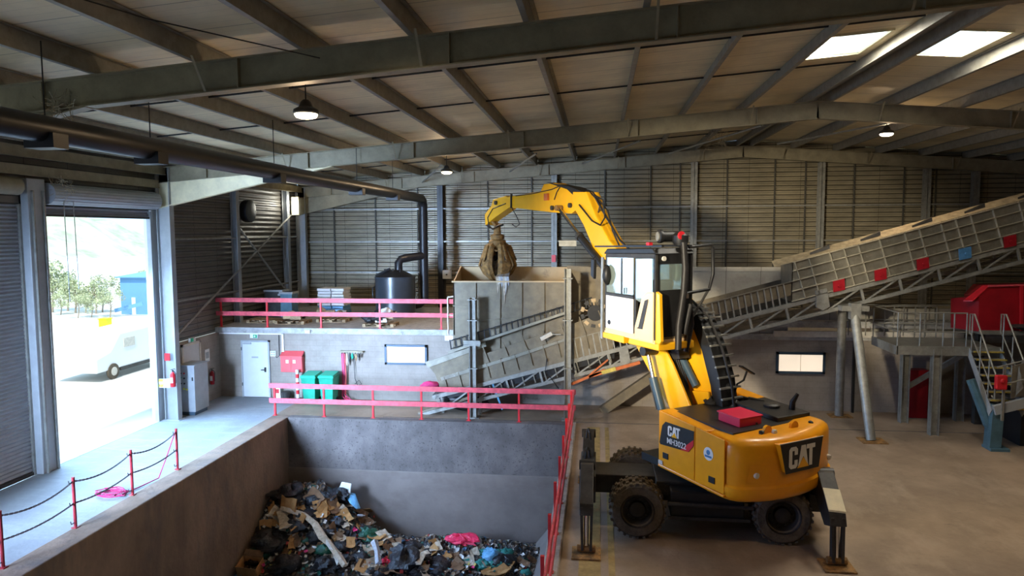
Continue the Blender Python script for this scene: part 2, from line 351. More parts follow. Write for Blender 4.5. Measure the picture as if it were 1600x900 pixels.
# ribbed cladding
def ribbed(axis, fixed, a, b_, z0, z1, period=.2, depth=.035, sgn=1, topfn=None):
    mb = MB(); n = int((z1-z0)/period*4); prof = [0, 0, 1, 1]; vs = []; fs = []
    segs = 24 if topfn else 1
    for k in range(n+1):
        z = z0+(z1-z0)*k/n
        for i in range(segs+1):
            u = a+(b_-a)*i/segs; zz = min(z, topfn(u)) if topfn else z
            d = fixed+sgn*depth*prof[k % 4]
            vs.append((u, d, zz) if axis == 'x' else (d, u, zz))
    for k in range(n):
        for i in range(segs): q = k*(segs+1)+i; fs.append((q, q+1, q+segs+2, q+segs+1))
    return mb.add(vs, fs)
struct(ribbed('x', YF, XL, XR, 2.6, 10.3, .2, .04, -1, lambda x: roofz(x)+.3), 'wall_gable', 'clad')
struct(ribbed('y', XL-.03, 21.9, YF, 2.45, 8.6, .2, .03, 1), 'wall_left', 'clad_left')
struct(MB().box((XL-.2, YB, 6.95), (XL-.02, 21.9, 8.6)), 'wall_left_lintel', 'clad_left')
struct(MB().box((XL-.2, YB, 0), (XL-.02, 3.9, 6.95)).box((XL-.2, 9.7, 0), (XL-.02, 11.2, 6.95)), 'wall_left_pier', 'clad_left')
struct(MB().box((XR, YB, 0), (XR+.2, YF, 9)), 'wall_right', 'clad')
struct(MB().box((XL, YB-.2, 0), (XR, YB, 10.3)), 'wall_rear', 'clad')
# roof deck with openings for the roof lights
dk = MB(); T = .30
def deckquad(x0, x1, y0, y1): dk.add([(x0, y0, roofz(x0)+T), (x1, y0, roofz(x1)+T), (x1, y1, roofz(x1)+T), (x0, y1, roofz(x0)+T)], [(0, 1, 2, 3)])
xs = [XL-.3, RIDGE]
(a0_, a1_, a2_, a3_), (b0_, b1_, b2_, b3_) = SKYL
deckquad(XL-.3, a0_, YB, YF); deckquad(a0_, a1_, YB, a2_); deckquad(a0_, a1_, a3_, YF); deckquad(a1_, RIDGE, YB, YF)
deckquad(RIDGE, b0_, YB, YF); deckquad(b0_, b1_, YB, b2_); deckquad(b0_, b1_, b3_, YF); deckquad(b1_, XR, YB, YF)
struct(dk, 'ceiling', 'deck')
for k, (x0, x1, y0, y1) in enumerate(SKYL):
    zc = roofz((x0+x1)/2)
    wn = struct(MB().add([(x0, y0, roofz(x0)+T+.02), (x1, y0, roofz(x1)+T+.02), (x1, y1, roofz(x1)+T+.02), (x0, y1, roofz(x0)+T+.02)], [(0, 1, 2, 3)]), 'window_%d' % (k+1), 'rooflight')
    fr = MB()
    for p, q in (((x0, y0), (x1, y0)), ((x1, y0), (x1, y1)), ((x1, y1), (x0, y1)), ((x0, y1), (x0, y0))): fr.bar((*p, roofz(p[0])+T-.02), (*q, roofz(q[0])+T-.02), .05, .05)
    fr.build('window_frame', 'steel_pale', wn)
    light('daylight_roof', 'AREA', ((x0+x1)/2, (y0+y1)/2, zc+T+.0), 260, (1, .93, .80), (0, 0, 0), x1-x0-.15, y1-y0-.15)
# eave beams on the left wall
for k, (xx, z0, z1, ya_, yb_) in enumerate(((-14.25, 7.66, 7.92, YB, 21.7), (-14.05, 8.08, 8.36, YB, 32.5), (-14.35, 7.30, 7.42, YB, 21.7))):
    struct(MB().box((xx-.06, ya_, z0), (xx+.06, yb_, z1)).box((xx-.06, ya_, z0), (xx+.10, yb_, z0+.02)), 'trim_eave_%s' % ['lower', 'upper', 'sill'][k], 'steel')

# portal frames
FY = [11.0, 21.8, 32.55]
FN = ['nearest', 'middle', 'farthest']
for k, fy in enumerate(FY):
    t = thing('portal_frame', (XL+.3, fy, 0), ['big grey steel roof frame crossing the top of the view, nearest the camera', 'middle grey steel roof frame with pale haunch beside the open doorway', 'far grey steel roof frame standing against the ribbed gable wall'][k], 'steel frame', 'steel roof frames')
    for sgn, nm in ((-1, 'rafter'), (1, 'rafter')):
        xe = XL+.15 if sgn < 0 else XR-.1
        mb = MB().ibeam((xe, fy, roofz(xe)), (RIDGE, fy, 9.90), .22, .50, (0, 1, 0))
        for q in range(6):    # stiffener plates
            x = xe+(RIDGE-xe)*(q+.5)/6; mb.box((x-.008, fy-.10, roofz(x)-.48), (x+.008, fy+.10, roofz(x)-.02))
        mb.build('rafter', 'steel', t)
        # haunch: a deeper tapered piece below the rafter at the column
        xh = xe+5.9*(-sgn)
        a, b_ = (xe, roofz(xe)-.5), (xh, roofz(xh)-.5)
        mb = MB(); z2 = roofz(xe)-1.30
        mb.prism([(a[0], fy-.008, a[1]), (b_[0], fy-.008, b_[1]), (a[0], fy-.008, z2)], (0, .016, 0))
        mb.bar((a[0], fy, z2), (b_[0], fy, b_[1]), .22, .025, (0, 1, 0))
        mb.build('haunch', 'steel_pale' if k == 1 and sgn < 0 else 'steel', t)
        xc = XL+.33 if sgn < 0 else XR-.35; zb = 2.66 if k == 2 else 0; zt = roofz(xc)-.02
        mb = MB(); cw = .46
        mb.box((xc-cw/2, fy-.12, zb), (xc-cw/2+.02, fy+.12, zt)).box((xc+cw/2-.02, fy-.12, zb), (xc+cw/2, fy+.12, zt)).box((xc-cw/2, fy-.006, zb), (xc+cw/2, fy+.006, zt))
        mb.box((xc-.3, fy-.18, zb), (xc+.3, fy+.18, zb+.02))
        mb.build('column', 'panel_grey' if k else 'steel', t)
    for q in range(8):    # diagonal stays from purlins down to the bottom flange
        x = -9.8+1.77*2*q
        if x > 22: break
        mb = MB().bar((x, fy+.45, roofz(x)), (x, fy+.1, roofz(x)-.48), .04, .006, (1, 0, 0)).bar((x, fy-.45, roofz(x)), (x, fy-.1, roofz(x)-.48), .04, .006, (1, 0, 0))
        mb.build('stay', 'steel', t)

# purlins: Z sections on top of the rafters, full length
px_ = [6.02-1.77*k for k in range(12)]+[6.55+1.77*k for k in range(11)]
for k, x in enumerate(px_):
    z = roofz(x); mb = MB(); s_ = 1 if x < RIDGE else -1
    mb.box((x-.004, YB+.1, z), (x+.004, YF-.1, z+T-.01)); mb.box((x-.09 if s_ > 0 else x, YB+.1, z), (x if s_ > 0 else x+.09, YF-.1, z+.014))
    mb.box((x if s_ > 0 else x-.075, YB+.1, z+T-.02), (x+.075 if s_ > 0 else x, YF-.1, z+T-.008))
    side = 'left' if k < 12 else 'right'; i = k if k < 12 else k-12
    mb.build('purlin', 'galv_purlin', None, '%s long metal roof purlin counted %s from the ridge' % (ORD[i], side), 'roof beam', 'roof purlins')
# thin dark tie rods between purlins, and pale diagonal bracing
for k, (yy, lab) in enumerate(((14.3, 'dark roof tie rod just beyond the nearest frame'), (17.9, 'dark roof tie rod midway between nearest and middle frames'), (25.6, 'dark roof tie rod just beyond the middle frame'), (29.2, 'dark roof tie rod close to the gable wall'), (7.5, 'dark roof tie rod nearest the camera'))):
    mb = MB().tube([(XL+.3, yy, roofz(XL+.3)+.24), (RIDGE-.3, yy, roofz(RIDGE)+.24)], .022, 6); mb.build('tie_rod', 'black', None, lab, 'rod', 'roof tie rods')
def roofpt(x, y, dz=-.1):
    d = ray(x, y); best = None
    for s_ in (-1, 1):   # z = 9.9+dz - s*.077*(x-RIDGE)
        t_ = (9.9+dz+s_*.077*RIDGE-H)/(d[2]+s_*.077*d[0]) if abs(d[2]+s_*.077*d[0]) > 1e-6 else -1
        if t_ > 0:
            q = C0+d*t_
            if (q[0]-RIDGE)*s_ >= 0: best = q
    return best
for a, b_, lab in (((660, 285), (690, 258), 'short pale roof brace left of the hanging lamp above the black tank'), ((797, 268), (838, 240), 'pale diagonal roof brace above the grapple arm'), ((910, 256), (1000, 220), 'pale diagonal roof brace over the yellow boom'), ((1045, 240), (1190, 196), 'pale diagonal roof brace carrying a hanging cobweb'), ((1215, 225), (1390, 192), 'pale diagonal roof brace left of the right hand lamp')):
    p, q = roofpt(*a, -.3), roofpt(*b_, -.3)
    if p is None or q is None: continue
    MB().tube([p, q], .035, 6).build('roof_brace', 'galv', None, lab, 'brace', 'diagonal roof braces')
# gable columns and girts
for k, x in enumerate((-7.36, -2.05, 4.19, 9.61, 13.95, 15.9)):
    zt = roofz(x)-.5
    mb = MB().box((x-.13, 32.62, 2.66), (x+.13, 32.64, zt)).box((x-.13, 32.86, 2.66), (x+.13, 32.88, zt)).box((x-.01, 32.62, 2.66), (x+.01, 32.88, zt))
    mb.build('gable_column', 'galv' if k != 0 else 'black_pipe', None, ['dark slim column on the gable wall behind the black pipe', 'grey gable column behind the grapple arm', 'pale grey gable column just right of the cab roof', 'pale grey gable column above the covered conveyor', 'dark gable column above the high end of the conveyor', 'rightmost dark gable column by the frame edge'][k], 'column', 'gable wall columns')
for z, lab in ((5.75, 'long horizontal steel rail on the gable wall at lower height'), (7.28, 'long horizontal steel rail high on the gable wall'), (4.3, 'lowest horizontal steel rail on the gable wall')):
    MB().box((XL+.6, 32.70, z-.03), (XR-1, 32.80, z+.03)).build('wall_rail', 'galv', None, lab, 'rail', 'gable wall rails')
for k in range(16):
    x = -12.6+1.8*k+.25*((k*7) % 3)
    MB().box((x-.03, 32.90, 2.66), (x+.03, 32.94, roofz(x)-.2)).build('trim_%d' % (k+20), 'stud', kind='structure')
for y_, lab in ((26.6, 'grey left wall column midway between doorway and far corner'), (31.2, 'left wall column beside the far corner')):
    x = XL+.15; MB().box((x-.1, y_-.12, 2.66), (x-.08, y_+.12, 8.2)).box((x+.13, y_-.12, 2.66), (x+.15, y_+.12, 8.2)).box((x-.1, y_-.01, 2.66), (x+.15, y_+.01, 8.2)).build('wall_column', 'panel_grey', None, lab, 'column')
for z, lab in ((3.9, 'lower horizontal tube rail on the left wall beyond the doorway'), (6.0, 'upper horizontal tube rail on the left wall beyond the doorway')):
    MB().tube([(XL+.2, 22.0, z), (XL+.2, 32.3, z)], .04, 6).build('wall_rail', 'galv', None, lab, 'rail')
for a, b_, lab in (((22.1, 2.7), (31.5, 7.0), 'long diagonal brace rising along the left wall'), ((26.7, 6.4), (31.6, 3.0), 'faint diagonal brace falling along the left wall')):
    MB().tube([(XL+.28, *a), (XL+.28, *b_)], .04, 6).build('wall_brace', 'galv', None, lab, 'brace')

# doors on the left wall
def shutter(y0, y1, z0, z1, x):
    mb = MB(); n = int((z1-z0)/.1*4); vs = []; fs = []
    for k in range(n+1):
        z = z0+(z1-z0)*k/n; d = x+.022*math.sin(k*math.pi/2)
        vs += [(d, y0, z), (d, y1, z)]
    for k in range(n): fs.append((2*k, 2*k+1, 2*k+3, 2*k+2))
    return mb.add(vs, fs)
d1 = struct(shutter(11.2, 16.35, 0, 7.2, XL-.08), 'door_1', 'roller'); MB().box((XL-.14, 11.2, 0), (XL-.03, 16.35, .08)).build('bottom_bar', 'dark_steel', d1)
MB().tube([(XL+.12, 11.3, 7.38), (XL+.12, 16.1, 7.38)], .22, 20).build('shutter_roll', 'steel', d1, smooth=30)
d2 = struct(shutter(17.0, 21.55, 6.68, 7.1, XL-.08), 'door_2', 'roller')
mb = MB(); rings = []
for yy in (17.0, 21.55): rings.append([V(XL+.14+(.27+.012*(k % 2))*math.cos(2*math.pi*k/40), yy, 7.24+(.27+.012*(k % 2))*math.sin(2*math.pi*k/40)) for k in range(40)])
mb.loft(rings).build('shutter_roll', 'roller', d2)
MB().box((XL-.12, 17.0, 6.66), (XL-.02, 21.55, 6.72)).build('bottom_bar', 'dark_steel', d2)
for yy in (17.0, 21.5): MB().box((XL-.14, yy, 0), (XL-.0, yy+.07, 6.9)).build('guide_track', 'panel_grey', d2)
for k, yy in enumerate((17.35, 17.7)): MB().tube([(XL+.35, yy, 7.1), (XL+.36, yy+.02, 4.4+.3*k)], .012, 5).build('pull_chain', 'galv', d2)
struct(MB().box((XL-.3, 16.35, 0), (XL+.18, 16.93, 7.6)), 'wall_door_pier', 'panel_grey', bevel=.02)
struct(MB().box((XL-.3, 16.28, 0), (XL-.02, 16.36, 7.6)).box((XL+.18, 16.45, 0), (XL+.24, 16.5, 7.3)).box((XL+.18, 16.8, 0), (XL+.24, 16.85, 7.3)), 'trim_door_channel', 'galv')
struct(MB().box((XL-.3, 21.6, 0), (XL-.02, 21.95, 7.6)), 'wall_door_jamb', 'door_blue')
# personnel doors
d3 = struct(MB().box((-13.34, 25.14, .02), (-12.33, 25.19, 2.11)), 'door_3', 'door_blue', bevel=.01)
fr = MB().box((-13.40, 25.13, 0), (-13.34, 25.2, 2.17)).box((-12.33, 25.13, 0), (-12.27, 25.2, 2.17)).box((-13.40, 25.13, 2.11), (-12.27, 25.2, 2.17)); fr.build('door_frame', 'panel_grey', d3)
MB().box((-12.47, 25.09, .98), (-12.42, 25.14, 1.15)).bar((-12.44, 25.08, 1.06), (-12.60, 25.08, 1.06), .02, .03).build('door_handle', 'black', d3)
MB().box((-13.3, 25.10, 2.02), (-12.98, 25.14, 2.09)).build('door_closer', 'panel_grey', d3)
MB().box((-12.98, 25.135, 1.50), (-12.72, 25.14, 1.56)).build('name_plate', 'panel_grey', d3)
for z in (.5, 1.85): MB().tube([(-13.37, 25.12, z-.06), (-13.37, 25.12, z+.06)], .015, 8).build('hinge', 'black', d3)
d4 = struct(MB().box((XL+.12, 22.75, .02), (XL+.16, 23.75, 2.28)), 'door_4', 'door_blue'); MB().box((XL+.11, 23.75, 0), (XL+.18, 23.83, 2.36)).box((XL+.11, 22.67, 0), (XL+.18, 22.75, 2.36)).box((XL+.11, 22.67, 2.28), (XL+.18, 23.83, 2.36)).build('door_frame', 'offwhite', d4)
# lit office windows in the back wall
for k, (a, b_, z0, z1) in enumerate(((-7.81, -6.22, 1.35, 2.09), (6.07, 7.68, 1.29, 2.03))):
    wn = struct(MB().box((a+.07, 25.15, z0+.07), (b_-.07, 25.17, z1-.07)), 'window_%d' % (k+3), 'window_glow')
    mb = MB(); t_ = .08
    mb.box((a, 25.11, z0), (b_, 25.2, z0+t_)).box((a, 25.11, z1-t_), (b_, 25.2, z1)).box((a, 25.11, z0), (a+t_, 25.2, z1)).box((b_-t_, 25.11, z0), (b_, 25.2, z1)); mb.build('window_frame', 'navy', wn)
    if k: MB().box(((a+b_)/2-.006, 25.14, z0+t_), ((a+b_)/2+.006, 25.152, z1-t_)).build('blind_edge', 'offwhite', wn)
# pale ducting bands on the wall at right
struct(MB().box((5.6, 25.02, 2.9), (12, 25.2, 3.12)), 'trim_upper_band', 'slab_edge')
struct(MB().box((5.95, 25.0, 2.58), (12, 25.12, 2.78)), 'trim_lower_band', 'offwhite')
struct(MB().box((-1.0, 25.25, 2.66), (6.45, 25.45, 4.92)).box((-1.0, 25.2, 4.80), (6.45, 25.25, 4.95)), 'wall_barrier', 'panelwall')
struct(MB().box((6.45, 25.3, 3.12), (9.2, 25.45, 3.5)).box((9.2, 25.3, 2.66), (14, 25.45, 3.55)), 'wall_barrier_low', 'panelwall')

# ================================================================ OUTSIDE
struct(MB().box((-160, -60, -.35), (XL-.02, 160, -.06)).box((XL-.3, 17, -.06), (XL-.02, 21.6, -.0)), 'floor_yard', 'outside_ground')
hb = MB(); hv = []; hn = 40
for j in range(8):
    for i in range(hn+1):
        y_ = -20+i*6.5; x = -150-j*22; z = (-1 if j == 0 else (6+j*4.2)*(1+.22*math.sin(i*.7+j)+.15*math.sin(i*1.9+j*2))); hv.append((x, y_, z))
hf = [(j*(hn+1)+i, j*(hn+1)+i+1, (j+1)*(hn+1)+i+1, (j+1)*(hn+1)+i) for j in range(7) for i in range(hn)]
hb.add(hv, hf).build('hillside', 'hill', None, 'hazy wooded hillside beyond the yard', 'hill', kind='structure', smooth=60)
def tree(px, py_base, py_top, wd, seed, label):
    p = atZ(px, py_base, -.06); rnd = random.Random(seed); h = (py_base-py_top)/1112*p[1]; wd = wd/1112*p[1]
    t = thing('yard_tree', tuple(p), label, 'tree', 'trees beyond the yard')
    mb = MB().tube([p, p+V(.05, .1, h*.35), p+V(-.1, .1, h*.75)], [h*.022, h*.016, h*.006], 7)
    for k in range(5): a = k*1.3; mb.tube([p+V(0, 0, h*(.3+.06*k)), p+V(math.cos(a)*wd*.35, math.sin(a)*wd*.35, h*(.5+.07*k))], [h*.01, h*.003], 5)
    mb.build('trunk', 'bark', t)
    mb = MB()
    cl = [(rnd.uniform(-.5, .5)*wd*.7, rnd.uniform(-.5, .5)*wd*.7, h*rnd.uniform(.35, .9), rnd.uniform(.10, .2)*h) for _ in range(14)]
    for k in range(1100):
        cx, cy, cz_, cr = cl[k % 14]; d = nrm(V(*[rnd.gauss(0, 1) for _ in range(3)])); c = p+V(cx, cy, cz_)+d*cr*rnd.uniform(.5, 1)
        s_ = h*.022; a = nrm(V(*[rnd.gauss(0, 1) for _ in range(3)]))*s_; b2 = nrm(V(*[rnd.gauss(0, 1) for _ in range(3)]))*s_
        mb.add([c-a, c+b2, c+a, c-b2], [(0, 1, 2, 3)])
    mb.build('crown', 'leaf', t)
tree(106, 486, 415, 34, 1, 'slim green tree at the left of the doorway view')
tree(122, 497, 452, 40, 2, 'low bushy tree left of centre in the doorway view')
tree(143, 496, 455, 44, 3, 'rounded dark green tree in the middle of the doorway view')
tree(172, 496, 445, 48, 4, 'pale leafy tree in front of the blue building')
tree(82, 488, 395, 36, 5, 'tall tree nearest the left doorway edge')
tree(226, 470, 415, 30, 6, 'tree behind the right end of the blue building')
tree(95, 492, 448, 40, 7, 'small bright bush beside the slim tree')
tree(134, 489, 440, 34, 8, 'dark shrub behind the rounded tree')
tree(160, 488, 432, 40, 9, 'tall pale tree behind the yellow container')
tree(200, 487, 425, 40, 10, 'leafy tree overlapping the left side of the blue building')
p0, p1 = atZ(190, 491, -.06), atZ(262, 491, -.06); zt = (491-430)/1112*p0[1]; y0_, y1_ = p0[1], p0[1]+4
t = thing('blue_building', tuple(p0), 'blue clad building across the yard', 'building')
MB().box((p0[0], y0_, -.06), (p1[0], y0_+8, zt)).build('wall', 'blue_clad', t)
MB().prism([(p0[0]-.2, y0_-.3, zt), (p1[0]+.2, y0_-.3, zt), (p1[0]+.2, y0_+8.3, zt+.5), (p0[0]-.2, y0_+8.3, zt+.5)], (0, 0, .08)).build('roof', 'blue_clad', t)
q0, q1 = atZ(208, 491, -.06), atZ(214, 491, -.06); MB().box((q0[0], y0_-.03, -.06), (q1[0], y0_, zt*.45)).build('doorway', 'white', t)
a = atZ(188, 492, -.06); MB().bar(a+V(0, -.6, .4), a+V(2.3, -.6, .95), .06, .28).build('ramp_side', 'blue_clad', t)
p = atZ(160, 511, -.06); wb = 7/1112*p[1]; hb_ = 14/1112*p[1]; t = thing('yellow_bin', tuple(p), 'bright yellow container standing in the yard', 'container')
MB().box((p[0]-wb, p[1], -.06), (p[0]+wb, p[1]+.6, hb_-.1)).build('body', 'lemon', t, bevel=.03); MB().box((p[0]-wb-.04, p[1]-.04, hb_-.1), (p[0]+wb+.04, p[1]+.64, hb_-.04)).build('lid', 'lemon', t)
# white van parked close to the doorway: wheel and dark sill show
p = atZ(174, 592, -.06)+V(0, 0, 0); VX = p[0]+24; vb = thing('parked_van', (p[0], p[1], -.06), 'white van parked in the bright yard', 'van')
y_ = p[1]
rings = []
for xx, k in ((VX-25.9, .0), (VX-25.75, .06), (VX-24.05, .06), (VX-23.9, 0)):
    rings.append([V(xx, y_-1.0+.0, .35), V(xx, y_-1.0, .95+k), V(xx, y_-.1, 1.15+k), V(xx, y_+.55, 1.85+k), V(xx, y_+4.3, 1.95+k), V(xx, y_+4.4, .35)])
MB().loft(rings).build('body', 'car_white', vb, bevel=.05)
for yy in (y_, y_+3.3):
    wh = MB().lathe((VX-23.98, yy, .28), (1, 0, 0), [(.20, 0), (.34, .01), (.34, .13), (.22, .14)], 20).build('wheel', 'tyre', vb, smooth=40); MB().lathe((VX-23.92, yy, .28), (1, 0, 0), [(.2, 0), (.19, .09), (.05, .10)], 14).build('hubcap', 'offwhite', wh)
MB().box((VX-23.98, y_+.5, .22), (VX-23.88, y_+2.9, .36)).build('sill', 'dark_steel', vb)
MB().box((VX-23.90, y_+.75, 1.2), (VX-23.87, y_+1.5, 1.6)).build('side_window', 'offwhite', vb)

# ================================================================ LAMPS
def lamp(loc, label, hang, power=420, cone=150):
    x, y_, z = loc
    t = thing('high_bay_lamp', loc, label, 'lamp', 'hanging high bay lamps')
    MB().lathe((x, y_, z), (0, 0, 1), [(.20, 0), (.22, .02), (.21, .07), (.12, .12), (.09, .2), (.05, .24)], 24).build('housing', 'dark_steel', t, smooth=40)
    MB().lathe((x, y_, z-.015), (0, 0, 1), [(.10, -.065), (.17, -.045), (.20, 0), (.19, .012)], 24).build('lens', 'lamp_glow', t)
    MB().tube([(x, y_, z+.2), (x, y_, z+hang)], .012, 6).build('hanger', 'black', t)
    l = light('lamp_light', 'SPOT', (x, y_, z-.08), power, WARM, spot_size=R(cone), spot_blend=.6, shadow_soft_size=.16)
    l.parent = t; l.location = (0, 0, -.08)
    if cone > 120: l2 = light('lamp_glow_light', 'POINT', (0, 0, 0), power*.14, WARM, shadow_soft_size=.12); l2.parent = t; l2.location = (0, 0, -.16)
    return t
lamp((-5.05, 12.0, 8.25), 'hanging lamp nearest the camera, below the nearest roof frame', 1.06)
lamp((-5.70, 26.5, 8.45), 'middle hanging lamp glowing just beyond the middle roof frame', .82, 900)
lamp((8.97, 24.0, 9.22), 'hanging lamp on the right, above the covered conveyor', .76, 480)
for loc in ((6.5, 8.3, 9.15), (15, 8, 8.6), (-5, 1, 8.2), (17.5, 15, 8.4)): lamp(loc, 'hanging lamp outside the view over the hall', .6, 760, 112)

# ================================================================ BLACK PIPE, TANK, PLATFORM GOODS
t = thing('extraction_pipe', (-7.5, 30.0, 2.66), 'long black pipe hung below the roof and dropping to the platform', 'pipe')
pts = [(-7.5, 2, 7.62), (-7.5, 29.5, 7.62)]+[(-7.5, 29.6+.4*math.sin(a), 7.22+.4*math.cos(a)) for a in np.linspace(.2, 1.5, 6)]+[(-7.5, 30.0, 3.5)]
MB().tube(pts, .185, 18).build('pipe_run', 'black_pipe', t, smooth=50)
MB().tube([(-7.5, 30.0, 3.6), (-7.5, 30.0, 3.3), (-7.7, 29.9, 3.1), (-8.2, 29.6, 3.0)], .185, 16).build('pipe_foot', 'black_pipe', t, smooth=50)
for yy in (9.0, 11.3, 15.9, 21.6, 25.5):
    MB().box((-7.72, yy-.14, 7.36), (-7.28, yy+.14, 7.56)).tube([(-7.5, yy, 7.75), (-7.5, yy, 8.80)], .010, 5).build('bracket', 'black', t)
t = thing('storage_tank', (-8.6, 29.4, 2.66), 'round dark blue-black tank with cone lid on the platform', 'tank')
c = (-8.55, 29.2, 2.66)
MB().lathe(c, Z, [(.84, 0), (.84, 1.62), (.86, 1.64), (.86, 1.68)], 40).build('shell', 'tank', t, smooth=40)
MB().lathe(c, Z, [(.86, 1.68), (.30, 1.95), (.28, 1.96)], 40).build('lid', 'black_pipe', t, smooth=40)
MB().tube([V(*c)+V(.15, 0, 1.9), V(*c)+V(.15, 0, 2.25), V(*c)+V(.25, .05, 2.4), V(*c)+V(.45, .2, 2.45), V(*c)+V(1.0, .7, 2.52)], .17, 14).build('outlet_pipe', 'black_pipe', t, smooth=50)
MB().tube([V(*c)+V(-.84, -.1, 1.25), V(*c)+V(-.95, -.15, 1.2), V(*c)+V(-.95, -.15, .8), V(*c)+V(-.84, -.1, .75)], .03, 8).build('grip', 'black', t)
for a in (-.35, 0.0, .3): MB().tube([V(*c)+V(a, -.3, 1.86), V(*c)+V(a, -.3, 2.0)], .05, 8).build('valve', 'black', t)
MB().tube([V(*c)+V(-.75, -.3, 1.72), V(*c)+V(-.1, -.45, 2.02)], .05, 8).build('lid_bar', 'black', t)

def pallet(x, y_, z, wd=1.2, dp=.8):
    mb = MB()
    for k in range(3):
        yy = y_-dp/2+(dp-.1)*k/2; mb.box((x-wd/2, yy, z), (x+wd/2, yy+.1, z+.022))
        for q in range(3): xx = x-wd/2+(wd-.12)*q/2; mb.box((xx, yy, z+.022), (xx+.12, yy+.1, z+.1))
    for q in range(6): xx = x-wd/2+(wd-.12)*q/5; mb.box((xx, y_-dp/2, z+.1), (xx+.12, y_+dp/2, z+.122))
    return mb
pal = pallet(-8.2, 26.0, 2.66, 1.2).build('pallet', 'wood', None, 'wooden pallet of scrap at the right end of the upper platform', 'pallet', 'pallets on the platform')
for k, (x, y_, lab) in enumerate(((-11.9, 26.5, 'wooden pallet of scrap behind the left part of the upper railing'), (-13.2, 26.8, 'grey pallet stacked near the left end of the upper railing'), (-10.5, 27.2, 'pallet bearing the rubble behind the middle of the upper railing'))):
    c_ = copy_tree(pal, (x, y_, 2.66), lab)
def rubble(cx, cy, z, n, sx, sy, sz, mats, seed, labels, name='scrap_part', cat='scrap', group=None):
    rnd = random.Random(seed)
    for k in range(n):
        mb = MB(); x, y_ = cx+rnd.uniform(-sx, sx), cy+rnd.uniform(-sy, sy); s_ = rnd.uniform(.12, .26)
        zz = z+sz*(k/n)
        if k % 3 == 0: mb.tube([(x-s_*1.4, y_, zz+.09), (x+s_*1.2, y_+.08, zz+.11)], rnd.uniform(.05, .09), 8)
        elif k % 3 == 1: mb.blob((x, y_, zz+s_*.6), (s_, s_*.8, s_*.6), seed*50+k, .3)
        else: mb.prism([(x-s_, y_-s_*.6, zz), (x+s_, y_-s_*.5, zz), (x+s_*.8, y_+s_*.6, zz), (x-s_*.7, y_+s_*.5, zz)], (rnd.uniform(-.05, .05), 0, s_*.7))
        mb.build(name, rnd.choice(mats), None, labels, cat, group, smooth=35)
rubble(-8.15, 26.0, 2.785, 14, .5, .3, .32, ['rust', 'dark_steel', 'black', 'wood', 'offwhite'], 3, 'broken machine scrap heaped on the right hand platform pallet', group='scrap on the right pallet')
rubble(-10.5, 27.2, 2.785, 9, .5, .3, .22, ['rust', 'dark_steel', 'wood', 'machine'], 4, 'brown scrap lumps on the middle platform pallet', group='scrap on the middle pallet')
rubble(-11.9, 26.5, 2.785, 6, .45, .25, .06, ['wood', 'tan', 'dark_steel'], 5, 'flat brown scrap on the left platform pallet', group='scrap on the left pallet')
# stack of white sheets on the platform
for k in range(9):
    j = ((k*37) % 5-2)*.012
    MB().box((-12.0+j, 29.2, 2.70+k*.125), (-11.42+j, 30.1, 2.80+k*.125)).box((-11.38+j, 29.22, 2.70+k*.125), (-10.85-j, 30.1, 2.80+k*.125)).box((-12.0+j, 29.6, 2.675+k*.125), (-10.85, 29.7, 2.70+k*.125)).build('board_bundle', 'white' if k > 2 else 'bag_blue', None, '%s layer up of the stacked white boards on the platform' % ORD[k], 'boards', 'stacked white boards')
for x, y_, w_, h_, lab in ((-13.0, 28.5, .55, 1.0, 'dark grey crate by the corner column'), (-12.55, 27.6, .5, 1.15, 'blue-grey metal crate left of the stacked boards'), (-13.85, 29.2, .8, 1.1, 'grey crate against the left wall of the platform')):
    t = thing('metal_crate', (x, y_, 2.66), lab, 'crate'); MB().box((x-w_/2, y_-.3, 2.66), (x+w_/2, y_+.3, 2.66+h_)).build('body', 'blue_steel' if 'blue' in lab else 'dark_steel', t, bevel=.02); MB().box((x-w_/2-.03, y_-.33, 2.66+h_-.08), (x+w_/2+.03, y_+.33, 2.66+h_)).build('rim', 'panel_grey', t)
# switch boxes on the gable wall / column
p = atY(698, 429, 32.5); t = thing('switch_box', (p[0], 32.6, p[2]-.2), 'pale grey switch box on the gable wall right of the black pipe', 'switch box')
MB().box((p[0]-.2, 32.5, p[2]-.2), (p[0]+.2, 32.68, p[2]+.2)).build('case', 'door_blue', t, bevel=.01); MB().tube([(p[0], 32.5, p[2]), (p[0], 32.45, p[2])], .04, 8).build('knob', 'black', t)
p = atY(865, 404, 32.55); MB().box((p[0]-.09, 32.52, p[2]-.16), (p[0]+.09, 32.61, p[2]+.16)).build('alarm_box', 'red_cab', None, 'small red alarm box on the gable column behind the boom', 'alarm box')
# ventilation fan on left wall and added daylight-leak panel near far corner
p = atX(385, 330, -14.25); t = thing('wall_fan', tuple(p), 'round dark fan high on the left wall', 'fan')
MB().lathe(p+V(-.1, 0, 0), X, [(.42, 0), (.45, .05), (.45, .3), (.40, .32)], 28).build('drum', 'black', t, smooth=40)
mb = MB()
for k in range(5): a = k*1.2566; mb.prism([p+V(.18, .06*math.cos(a), .06*math.sin(a)), p+V(.18, .36*math.cos(a-.3), .36*math.sin(a-.3)), p+V(.2, .36*math.cos(a+.3), .36*math.sin(a+.3))], (.02, 0, 0))
mb.build('blades', 'dark_steel', t)
p = atY(461, 322, 31.4); t = thing('leak_panel', tuple(p), 'added glowing panel for daylight leaking in at the corner column', 'glow panel')
MB().box((p[0]-.18, 31.4, p[2]-.42), (p[0]+.18, 31.5, p[2]+.42)).build('case', 'steel_pale', t, bevel=.02); MB().box((p[0]-.12, 31.385, p[2]-.36), (p[0]+.12, 31.40, p[2]+.36)).build('lens', 'leak_glow', t)
